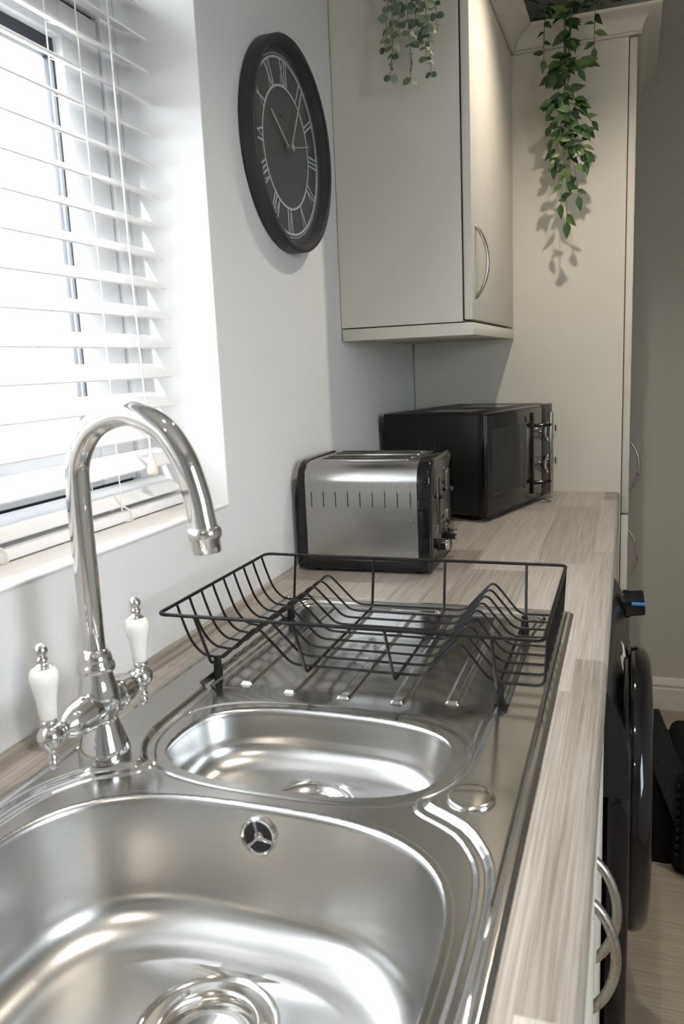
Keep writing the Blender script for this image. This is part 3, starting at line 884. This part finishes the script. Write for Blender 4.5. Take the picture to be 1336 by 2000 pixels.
NUM = {1: 'I', 2: 'II', 3: 'III', 4: 'IV', 5: 'V', 6: 'VI', 7: 'VII', 8: 'VIII', 9: 'IX', 10: 'X', 11: 'XI', 12: 'XII'}
for h, s_ in NUM.items():
    q = math.radians(30 * h)
    er_ = Vector((math.sin(q), math.cos(q))); et = Vector((math.cos(q), -math.sin(q)))
    wid = {'I': 0.0085, 'V': 0.017, 'X': 0.018}
    tot = sum(wid[c] for c in s_)
    pos = -tot / 2
    mb = MB()
    def P(t, r): 
        v = er_ * r + et * t
        return (CYC + v.x, CZC + v.y)
    ra, rb = 0.1085, 0.1505
    for c in s_:
        a_, b_ = pos, pos + wid[c]; cc = (a_ + b_) / 2
        if c == 'I': bar(mb, P(cc, ra), P(cc, rb), 0.0034, FXP - 0.0004, FXP + 0.0006)
        if c == 'V':
            bar(mb, P(a_ + 0.002, rb), P(cc, ra), 0.0036, FXP - 0.0004, FXP + 0.0006); bar(mb, P(b_ - 0.002, rb), P(cc, ra), 0.0016, FXP - 0.0004, FXP + 0.0006)
        if c == 'X':
            bar(mb, P(a_ + 0.002, rb), P(b_ - 0.002, ra), 0.0036, FXP - 0.0004, FXP + 0.0006); bar(mb, P(b_ - 0.002, rb), P(a_ + 0.002, ra), 0.0016, FXP - 0.0004, FXP + 0.0006)
        pos = b_
    mb.build('numeral', 'clock_print', fc, 0)
# faint lettering strokes on the dial
for (zo, ln, sc) in ((0.052, 0.050, 1.0), (-0.047, 0.056, 0.7)):
    mb = MB(); rs = random.Random(int(zo * 1000)); yy = CYC - ln / 2
    while yy < CYC + ln / 2:
        hgt = 0.0045 * sc * rs.uniform(0.7, 1.6)
        bar(mb, (yy, CZC + zo - hgt / 2), (yy + 0.0014, CZC + zo + hgt / 2), 0.0009, FXP - 0.0003, FXP + 0.0003)
        bar(mb, (yy, CZC + zo), (yy + 0.003, CZC + zo + 0.0005), 0.0008, FXP - 0.0003, FXP + 0.0003)
        yy += 0.0044
    mb.build('lettering', 'clock_faint', fc, 0)
def hand(name, ang, ln, wd, x, tail):
    q = math.radians(ang)
    mb = MB(); e = Vector((math.sin(q), math.cos(q)))
    bar(mb, (CYC - e.x * tail, CZC - e.y * tail), (CYC + e.x * ln, CZC + e.y * ln), wd, x, x + 0.0008)
    return mb.build(name, 'clock_hand', ck, 0)
hand('hour_hand', -57.0, 0.092, 0.0050, 0.0140, 0.004)
hand('minute_hand', 29.0, 0.138, 0.0050, 0.0185, 0.004)
hand('second_hand', 77.0, 0.085, 0.0016, 0.0215, 0.010)
MB().lathe([(0.0045, 0.0085), (0.0045, 0.0132), (0.0062, 0.0134), (0.0062, 0.0152), (0.0042, 0.0155), (0.0042, 0.0180), (0.0062, 0.0183), (0.0062, 0.0226), (0.0045, 0.0235), (0, 0.0237)], (0, CYC, CZC), (1, 0, 0), 24).build('hub', 'clock_hand', ck)

# ------------------------------------------------------------------ cabinets
def bow_handle(name, xd, yc, zc, chord, proj, parent, wy=0.012, th=0.0075):
    """flat bowed bar handle standing off a door that faces +x"""
    n = 20; V = []; F = []
    for i in range(n + 1):
        t = -1 + 2 * i / n
        z = zc + t * chord / 2
        x = xd + proj * (1 - t * t) ** 0.75 if abs(t) < 1 else xd
        # tangent
        tt = max(-0.985, min(0.985, t))
        dx = proj * 0.75 * (1 - tt * tt) ** (-0.25) * (-2 * tt); dz = chord / 2
        L_ = math.hypot(dx, dz); nx_, nz_ = dz / L_, -dx / L_
        wv = wy * (0.85 + 0.15 * (1 - t * t))
        for k in range(10):
            q = 2 * PI * k / 10
            a_ = th / 2 * math.cos(q); bb = wv / 2 * math.sin(q)
            V.append((max(xd - 0.001, x - th / 2 * 1.0 + a_ * nx_), yc + bb, z + a_ * nz_))
    for i in range(n):
        for k in range(10):
            k2 = (k + 1) % 10
            F.append((i * 10 + k, i * 10 + k2, (i + 1) * 10 + k2, (i + 1) * 10 + k))
    F.append(tuple(range(9, -1, -1))); F.append(tuple(range(n * 10, n * 10 + 10)))
    return pyd(name, V, F, 'satin_nickel', parent, 60)

COVE = [(0.0, 0.0), (0.007, 0.0), (0.0085, 0.0015), (0.0085, 0.005), (0.0065, 0.0065), (0.010, 0.0075)]
for j in range(1, 9):
    q = PI / 2 * j / 8
    COVE.append((0.010 + 0.040 * (1 - math.cos(q)), 0.0075 + 0.038 * math.sin(q)))
COVE += [(0.054, 0.047), (0.056, 0.0485), (0.056, 0.055), (0.0, 0.055)]
def cornice(parent, path, zb_, name='cornice'):
    """rectilinear path (left-hand side is the cabinet); profile offset outward to the right"""
    V = []; F = []; m_ = len(COVE)
    P = [Vector(p) for p in path[1:-1]]
    allp = [Vector(p) for p in path]
    rows = []
    for i in range(1, len(allp) - 1):
        a, p, c = allp[i - 1], allp[i], allp[i + 1]
        n1 = Vector(((p - a).y, -(p - a).x)).normalized(); n2 = Vector(((c - p).y, -(c - p).x)).normalized()
        dd = n1 if (n1 - n2).length < 1e-6 else (n1 + n2)
        rows.append((p, dd))
    for p, dd in rows:
        for u, v in COVE: V.append((p.x + dd.x * u, p.y + dd.y * u, zb_ + v))
    for i in range(len(rows) - 1):
        for k in range(m_):
            k2 = (k + 1) % m_
            F.append((i * m_ + k, (i + 1) * m_ + k, (i + 1) * m_ + k2, i * m_ + k2))
    F.append(tuple(range(m_))); F.append(tuple(range(len(rows) * m_ - 1, (len(rows) - 1) * m_ - 1, -1)))
    me = bpy.data.meshes.new(name); me.from_pydata(V, [], F)
    bm = bmesh.new(); bm.from_mesh(me); bmesh.ops.recalc_face_normals(bm, faces=bm.faces[:]); bm.to_mesh(me); bm.free()
    return link_mesh(name, me, 'cabinet_paint', parent, 40)

ZT = 2.117
YE = 2.106
YC = 1.452
wc = thing('wall_cabinet', 'pale grey wall cabinet with a bowed handle above the microwave', 'cabinet', (0.15, 1.78, 1.357))
MB().box(0.001, 0.2785, YC, YE - 0.001, 1.386, ZT, 0.0008, 1).build('carcass', 'cabinet_paint', wc, 30)
MB().box(0.2783, 0.2822, YC + 0.004, YE - 0.003, 1.388, ZT - 0.003).build('door_gap', 'cabinet_gap', wc, 0)
dd = MB().box(0.2822, 0.3005, YC + 0.001, YE - 0.003, 1.390, ZT - 0.002, 0.0018, 2).build('door', 'cabinet_paint', wc)
bow_handle('handle', 0.3000, YC + 0.043, 1.512, 0.156, 0.031, dd)
MB().box(0.002, 0.3015, YC - 0.0005, YE - 0.001, 1.357, 1.3835, 0.0015, 2).build('pelmet', 'cabinet_paint', wc)
cornice(wc, [(-0.1, YC), (0.001, YC), (0.3005, YC), (0.3005, YE - 0.001), (0.8, YE - 0.001)], ZT)

tc_ = thing('tall_cabinet', 'pale grey floor-to-top larder cabinet at the far end of the worktop', 'cabinet', (0.30, 2.41, 0.0))
YE2 = 2.712
MB().box(0.002, 0.6032, YE, YE + 0.018, 0.0, ZT, 0.0008, 1).build('side_panel', 'cabinet_paint', tc_, 30)
MB().box(0.002, 0.598, YE + 0.018, YE2, 0.10, ZT, 0.0005, 1).build('carcass', 'cabinet_paint', tc_, 30)
MB().box(0.02, 0.55, YE + 0.018, YE2, 0.0, 0.10).build('plinth', 'cabinet_paint', tc_, 0)
MB().box(0.598, 0.6055, YE + 0.006, YE2 - 0.004, 0.105, ZT - 0.006).build('door_gap', 'cabinet_gap', tc_, 0)
d1 = MB().box(0.6055, 0.625, YE + 0.001, YE2 - 0.002, 0.848, ZT - 0.004, 0.0022, 2).build('door', 'cabinet_paint', tc_)
d2 = MB().box(0.6055, 0.625, YE + 0.001, YE2 - 0.002, 0.10, 0.842, 0.0022, 2).build('door', 'cabinet_paint', tc_)
bow_handle('handle', 0.6245, YE + 0.045, 0.978, 0.150, 0.031, d1)
bow_handle('handle', 0.6245, YE + 0.045, 0.716, 0.150, 0.031, d2)
cornice(tc_, [(0.3015, 1.0), (0.3015, YE), (0.626, YE), (0.626, YE2), (0.626, YE2 + 1)], ZT)

def base_unit(label, ya, yb, handle_y, hz):
    t = thing('base_cabinet', label, 'cabinet', (0.3, (ya + yb) / 2, 0.0))
    MB().box(0.03, 0.568, ya + 0.001, yb - 0.001, 0.12, 0.72, 0.0008, 1).build('carcass', 'cabinet_paint', t, 30)
    MB().box(0.05, 0.53, ya + 0.001, yb - 0.001, 0.0, 0.12).build('plinth', 'cabinet_paint', t, 0)
    MB().box(0.568, 0.577, ya + 0.006, yb - 0.006, 0.125, 0.862).build('door_gap', 'cabinet_gap', t, 0)
    d = MB().box(0.577, 0.5965, ya + 0.0015, yb - 0.0015, 0.122, 0.866, 0.0022, 2).build('door', 'cabinet_paint', t)
    if handle_y is not None: bow_handle('handle', 0.596, handle_y, hz, 0.128, 0.0275, d, wy=0.013, th=0.0105)
    return t
base_unit('grey base cabinet under the main sink bowl, its handle nearest the camera', -0.12, 0.487, 0.452, 0.690)
base_unit('narrow grey base cabinet between the sink cabinet and the black washing machine', 0.488, 0.757, 0.527, 0.690)
base_unit('handleless grey base cabinet between the washing machine and the larder cabinet', 1.372, 2.104, None, 0)

# ------------------------------------------------------------------ washing machine
WMY0, WMY1 = 0.760, 1.360
wm = thing('washing_machine', 'glossy black front-loading washing machine under the worktop', 'washing machine', (0.32, 1.06, 0.0))
MB().box(0.04, 0.596, WMY0, WMY1, 0.015, 0.862, 0.006, 2).build('body', 'black_gloss', wm)
fas = [(x - 0.007, z) for x, z in [(0.600, 0.700), (0.637, 0.700), (0.6372, 0.725), (0.6355, 0.760), (0.631, 0.790), (0.6235, 0.820), (0.6145, 0.842), (0.606, 0.855), (0.598, 0.862), (0.590, 0.862)]]
fo = MB().prism(fas, 'y', WMY0, WMY1).build('fascia', 'black_plastic', wm, 40)
fp = MB().prism(rrect(WMY0 + 0.001, WMY1 - 0.001, 0.03, 0.752, 0.075, 8), 'x', 0.595, 0.6325)
bmw = fp.build('front_panel', 'black_gloss', wm, 40)
mdf = bmw.modifiers.new('edge', 'BEVEL'); mdf.width = 0.012; mdf.segments = 4; mdf.limit_method = 'ANGLE'; mdf.angle_limit = math.radians(50)
DC = (1.06, 0.568)
do_ = MB().lathe([(0.234, 0.0), (0.236, 0.009), (0.232, 0.022), (0.222, 0.030), (0.207, 0.034), (0.190, 0.035), (0.175, 0.032), (0.164, 0.027)], (0.6315, DC[0], DC[1]), (1, 0, 0), 96, close=False).build('door_ring', 'black_gloss', wm, 50)
MB().lathe([(0.165, 0.028), (0.150, 0.031), (0.120, 0.034), (0.06, 0.036), (0, 0.0365)], (0.6315, DC[0], DC[1]), (1, 0, 0), 72, close=False).build('porthole_glass', 'black_glass', do_, 60)
MB().box(0.652, 0.672, DC[0] + 0.178, DC[0] + 0.205, DC[1] - 0.05, DC[1] + 0.05, 0.006, 3).build('door_handle', 'chrome', do_)
MB().box(0.620, 0.627, WMY0 + 0.02, WMY0 + 0.19, 0.765, 0.838, 0.003).build('detergent_drawer', 'black_gloss', fo)
dl = MB().lathe([(0.0275, -0.004), (0.0270, 0.004), (0.0250, 0.008), (0.0245, 0.030), (0.0235, 0.0335), (0.021, 0.035), (0, 0.035)], (0.622, 1.288, 0.822), (1, 0, 0.12), 40).build('dial', 'black_gloss', fo, 40)
MB().box(0.632, 0.6572, 1.2612, 1.3148, 0.8270, 0.8325, 0.0008, 1).build('dial_stripe', 'blue_plastic', dl, 30)
def text_mesh(name, body_, size, mat, parent, M, ext=0.0004):
    cu = bpy.data.curves.new(name, 'FONT'); cu.body = body_; cu.size = size; cu.extrude = ext; cu.align_x = 'CENTER'; cu.align_y = 'CENTER'; cu.shear = 0.25; cu.resolution_u = 3
    to = bpy.data.objects.new('tmp_text', cu); COL.objects.link(to)
    dg = bpy.context.evaluated_depsgraph_get(); dg.update()
    me = bpy.data.meshes.new_from_object(to.evaluated_get(dg))
    bpy.data.objects.remove(to); bpy.data.curves.remove(cu)
    me.name = name; me.transform(M); me.materials.clear()
    return link_mesh(name, me, mat, parent, 0)
MT = Matrix(((0, 0, 1, 0.6348), (1, 0, 0, 0.99), (0, 1, 0, 0.780), (0, 0, 0, 1)))
MT = Matrix.Translation((0.6203, 1.015, 0.808)) @ Matrix.Rotation(math.radians(-14), 4, 'Y') @ Matrix(((0, 0, 1, 0), (1, 0, 0, 0), (0, 1, 0, 0), (0, 0, 0, 1)))
text_mesh('logo', 'Candy', 0.045, 'logo_white', fo, MT)

# ------------------------------------------------------------------ black mesh bag on the floor
bgx, bgy = 0.735, 1.66
bo = thing('storage_bag', 'black mesh-sided fabric storage bag on the floor beyond the washing machine', 'bag', (0.93, 1.82, 0.0))
MB().box(bgx + 0.01, bgx + 0.42, bgy, bgy + 0.34, 0.0, 0.285, 0.03, 4).build('bag_body', 'bag_fabric', bo)
MB().box(bgx + 0.045, bgx + 0.40, bgy - 0.006, bgy + 0.02, 0.085, 0.268, 0.008, 3).build('front_pocket', 'bag_fabric', bo)
MB().tube(round_path([(bgx + 0.035, bgy - 0.004, 0.03), (bgx + 0.035, bgy - 0.004, 0.272), (bgx + 0.41, bgy - 0.004, 0.272), (bgx + 0.41, bgy - 0.004, 0.03)], 0.02), 0.005, 8).build('piping', 'rubber', bo)
for j in range(9):
    zz = 0.06 + j * 0.023
    MB().box(bgx + 0.014, bgx + 0.024, bgy - 0.004, bgy + 0.01, zz, zz + 0.012, 0.002, 1).build('lacing', 'rubber', bo)
b = MB()
Vm = [(0.690, bgy + 0.03, 0.43), (0.705, bgy + 0.03, 0.432), (bgx + 0.028, bgy + 0.02, 0.285), (bgx + 0.030, bgy + 0.005, 0.10), (0.685, bgy + 0.03, 0.30)]
b.add(Vm + [(x, y + 0.012, z) for x, y, z in Vm], [(0, 1, 2, 3, 4), (9, 8, 7, 6, 5), (0, 5, 6, 1), (1, 6, 7, 2), (2, 7, 8, 3), (3, 8, 9, 4), (4, 9, 5, 0)])
b.build('mesh_flap', 'mesh_fabric', bo, 0)
MB().box(0.685, bgx + 0.02, bgy + 0.05, bgy + 0.30, 0.0, 0.27, 0.02, 3).build('side_pocket', 'bag_fabric', bo)

# ------------------------------------------------------------------ trailing plants
def leaf_mesh(name, ln, wd, pts, fold, droop, mat):
    """leaf along +Y from the origin, surface normal +Z; pts: list of (t, half width fraction)"""
    V = []; F = []
    for t, h in pts:
        y_ = t * ln; zc_ = -droop * t * t * ln
        V += [(-h * wd / 2, y_, zc_ + fold * h * wd / 2), (0, y_, zc_), (h * wd / 2, y_, zc_ + fold * h * wd / 2)]
    for i in range(len(pts) - 1):
        a = i * 3
        F += [(a, a + 1, a + 4, a + 3), (a + 1, a + 2, a + 5, a + 4)]
    n = len(V)
    V2 = V + [(x, y_, z - 0.0004) for x, y_, z in V]
    F2 = F + [tuple(i + n for i in reversed(f)) for f in F]
    me = bpy.data.meshes.new(name); me.from_pydata(V2, [], F2); me.update()
    me.materials.append(MAT[mat]); me.shade_smooth()
    return me
POINTED = [(0, 0.06), (0.12, 0.5), (0.3, 0.95), (0.5, 0.95), (0.72, 0.6), (0.9, 0.22), (1.0, 0.02)]
ROUND = [(0, 0.1), (0.1, 0.55), (0.3, 0.92), (0.5, 1.0), (0.7, 0.93), (0.88, 0.6), (1.0, 0.12)]
def put_leaf(me, parent, loc, direction, normal, sc):
    d = Vector(direction).normalized()
    nrm = Vector(normal); nrm = nrm - d * nrm.dot(d)
    if nrm.length < 1e-4: nrm = d.orthogonal()
    nrm.normalize(); xx = d.cross(nrm)
    M = Matrix.Identity(4)
    for i in range(3):
        M[i][0] = xx[i] * sc; M[i][1] = d[i] * sc; M[i][2] = nrm[i] * sc; M[i][3] = loc[i] - parent.location[i]
    o = bpy.data.objects.new('leaf', me); COL.objects.link(o); o.parent = parent; o.matrix_local = M
    return o

# dark green vine over the larder cornice
pv = thing('trailing_vine', 'dark green trailing leafy vine hanging over the larder cabinet cornice', 'plant', (0.44, 2.30, ZT))
LG = [leaf_mesh('leaf', 0.046, 0.022, POINTED, 0.25, 0.25, mm) for mm in ('leaf_green', 'leaf_dark', 'leaf_dark', 'leaf_lime', 'leaf_green')]
MB().lathe([(0.0, 0), (0.055, 0), (0.065, 0.055), (0.060, 0.055), (0.055, 0.045), (0, 0.045)], (0.44, 2.30, ZT), n=32).build('pot', 'pot_dark', pv)
rv = random.Random(11)
def strand(parent, pts, r, mat):
    P = spline(pts, 8)
    MB().tube(P, r, 5).build('stem', mat, parent)
    return P
tips = [((0.455, 1.655), 1.0), ((0.440, 1.70), 0.9), ((0.485, 1.715), 0.9), ((0.425, 1.80), 0.9), ((0.500, 1.80), 0.8), ((0.415, 1.87), 0.8), ((0.515, 1.90), 0.8), ((0.462, 1.76), 0.8), ((0.475, 1.84), 0.8), ((0.395, 2.06), 0.8), ((0.520, 2.07), 0.8)]
def vine_leaves(P, ls, step, ymax=2.16):
    acc = 0.0; side = 1
    for i in range(1, len(P)):
        acc += (P[i] - P[i - 1]).length
        if acc > step and P[i].y < ymax:
            acc = 0; side = -side
            d = (P[i] - P[i - 1]).normalized()
            lat = Vector((side * rv.uniform(0.4, 1.3), rv.uniform(-0.7, 0.2), rv.uniform(-0.3, 0.35)))
            nr = Vector((rv.uniform(-0.8, 0.8), -1.0, rv.uniform(-0.5, 0.9)))
            put_leaf(rv.choice(LG), pv, P[i], d * rv.uniform(0.0, 1.1) + lat, nr, ls * rv.uniform(0.55, 1.1))
    put_leaf(LG[0], pv, P[-1], (P[-1] - P[-2]), (rv.uniform(-0.4, 0.4), -1, 0.3), ls * 0.95)
VY = 2.012
for (tx, tz), ls in tips:
    short = tz > 2.0
    ex = 0.452 + rv.uniform(-0.012, 0.012) if not short else tx
    mid = [] if short else [(0.453 + (ex - 0.453) * 0.5 + rv.uniform(-0.008, 0.008), VY, 2.03), (0.45 + rv.uniform(-0.008, 0.008), VY + 0.002, 1.965), ((0.452 + tx) / 2, VY + rv.uniform(-0.012, 0.012), (1.965 + tz) / 2)]
    pts = [(0.44 + rv.uniform(-0.03, 0.03), 2.29, ZT + 0.05), (ex * 0.7 + 0.132 + rv.uniform(-0.015, 0.015), 2.17, ZT + 0.105), (ex, 2.045, ZT + 0.064 + rv.uniform(0, 0.012)), (ex, VY + 0.008, ZT + 0.015)] + mid + [(tx, VY + rv.uniform(-0.015, 0.015), tz)]
    P = strand(pv, pts, 0.0011, 'stem')
    vine_leaves(P, ls, 0.0235, 2.10)
    if not short:                       # short side twigs standing off the strand
        for t in (0.55, 0.70, 0.84):
            q = P[int(t * (len(P) - 1))]
            sd_ = 1 if rv.random() < 0.5 else -1
            Q = strand(pv, [q, q + Vector((sd_ * rv.uniform(0.010, 0.018), -0.008, -0.006)), q + Vector((sd_ * rv.uniform(0.022, 0.040), rv.uniform(-0.015, 0.01), -rv.uniform(0.012, 0.035)))], 0.0008, 'stem')
            vine_leaves(Q, 0.85, 0.016)
for k in range(46):      # leafy crown on top of the cabinet
    a_ = rv.uniform(0, 2 * PI); rr_ = rv.uniform(0.02, 0.10)
    p = (0.435 + rr_ * 1.25 * math.cos(a_), 2.18 + rr_ * 1.1 * math.sin(a_), ZT + rv.uniform(0.055, 0.15))
    put_leaf(rv.choice(LG[1:3] + LG[:1]), pv, p, (math.cos(a_), math.sin(a_), rv.uniform(-0.3, 0.7)), (rv.uniform(-0.5, 0.5), -0.5, 1), rv.uniform(0.8, 1.2))

# pale eucalyptus trailing over the side of the wall cabinet
pe = thing('trailing_eucalyptus', 'pale sage eucalyptus trailing down the side of the wall cabinet', 'plant', (0.20, 1.56, ZT))
LE = [leaf_mesh('leaf', 0.018, 0.017, ROUND, 0.15, 0.2, mm) for mm in ('leaf_sage', 'leaf_sage_dark', 'leaf_sage', 'leaf_sage_pale')]
MB().lathe([(0.0, 0), (0.045, 0), (0.055, 0.05), (0.050, 0.05), (0.045, 0.042), (0, 0.042)], (0.20, 1.56, ZT), n=32).build('pot', 'pot_dark', pe)
for (tx, tz, x0_, nlv) in ((0.137, 1.935, 0.150, 3), (0.150, 1.868, 0.168, 1), (0.192, 1.868, 0.195, 1), (0.168, 1.95, 0.175, 1), (0.210, 1.92, 0.215, 0), (0.236, 1.862, 0.232, 3), (0.225, 1.90, 0.228, 2), (0.248, 1.945, 0.245, 2), (0.205, 1.96, 0.210, 0)):
    yy = 1.385 + rv.uniform(-0.012, 0.008)
    pts = [(0.20 + rv.uniform(-0.02, 0.02), 1.55, ZT + 0.045), ((x0_ + 0.2) / 2, 1.47, ZT + 0.10), (x0_, 1.395, ZT + 0.064), (x0_, yy, ZT + 0.01), (x0_ + rv.uniform(-0.006, 0.006), yy, (ZT + tz) / 2 + 0.03), ((x0_ + tx) / 2, yy + 0.006, (ZT + 3 * tz) / 4), (tx, yy + 0.012, tz)]
    P = strand(pe, pts, 0.0009, 'stem_grey')
    acc = 0
    for i in range(1, len(P)):
        acc += (P[i] - P[i - 1]).length
        if acc > 0.0155 and P[i].y < 1.41:
            acc = 0
            d = (P[i] - P[i - 1]).normalized()
            a_ = rv.uniform(0, PI)
            for s_ in (0, PI):
                lat = Vector((math.cos(a_ + s_), 0.7 * math.sin(a_ + s_), 0))
                put_leaf(LE[3] if (nlv == 3 and rv.random() < 0.6) else rv.choice(LE[:3]), pe, P[i], lat + d * rv.uniform(0.0, 0.6), (rv.uniform(-0.6, 0.6), -1, rv.uniform(-0.2, 0.9)), rv.uniform(0.55, 1.1))

# ------------------------------------------------------------------ recessed downlights (real lamps of the room)
def downlight(x, y, label, watts=7.0):
    t = thing('downlight', label, 'lamp', (x, y, ZC), group='recessed ceiling downlights')
    MB().lathe([(0.030, -0.001), (0.030, -0.004), (0.043, -0.005), (0.045, -0.001)], (x, y, ZC), n=32, close=False).build('bezel', 'bezel_chrome', t)
    MB().lathe([(0.030, -0.0012), (0.0, -0.0012)], (x, y, ZC), n=24, close=False).build('lens', 'downlight_lens', t, 0)
    ld = bpy.data.lights.new('downlight_lamp', 'SPOT')
    ld.energy = watts * 4.3; ld.color = (1.0, 0.885, 0.74); ld.shadow_soft_size = 0.013
    ld.spot_size = math.radians(125); ld.spot_blend = 1.0
    lo = bpy.data.objects.new('downlight_lamp', ld); COL.objects.link(lo); lo.parent = t
    lo.location = (0, 0, -0.012)
downlight(0.575, 1.545, 'chrome recessed downlight in the ceiling in front of the wall cabinet')
downlight(0.575, 0.30, 'chrome recessed downlight in the ceiling above the sink edge')
downlight(0.575, -0.945, 'chrome recessed downlight in the ceiling behind the camera')
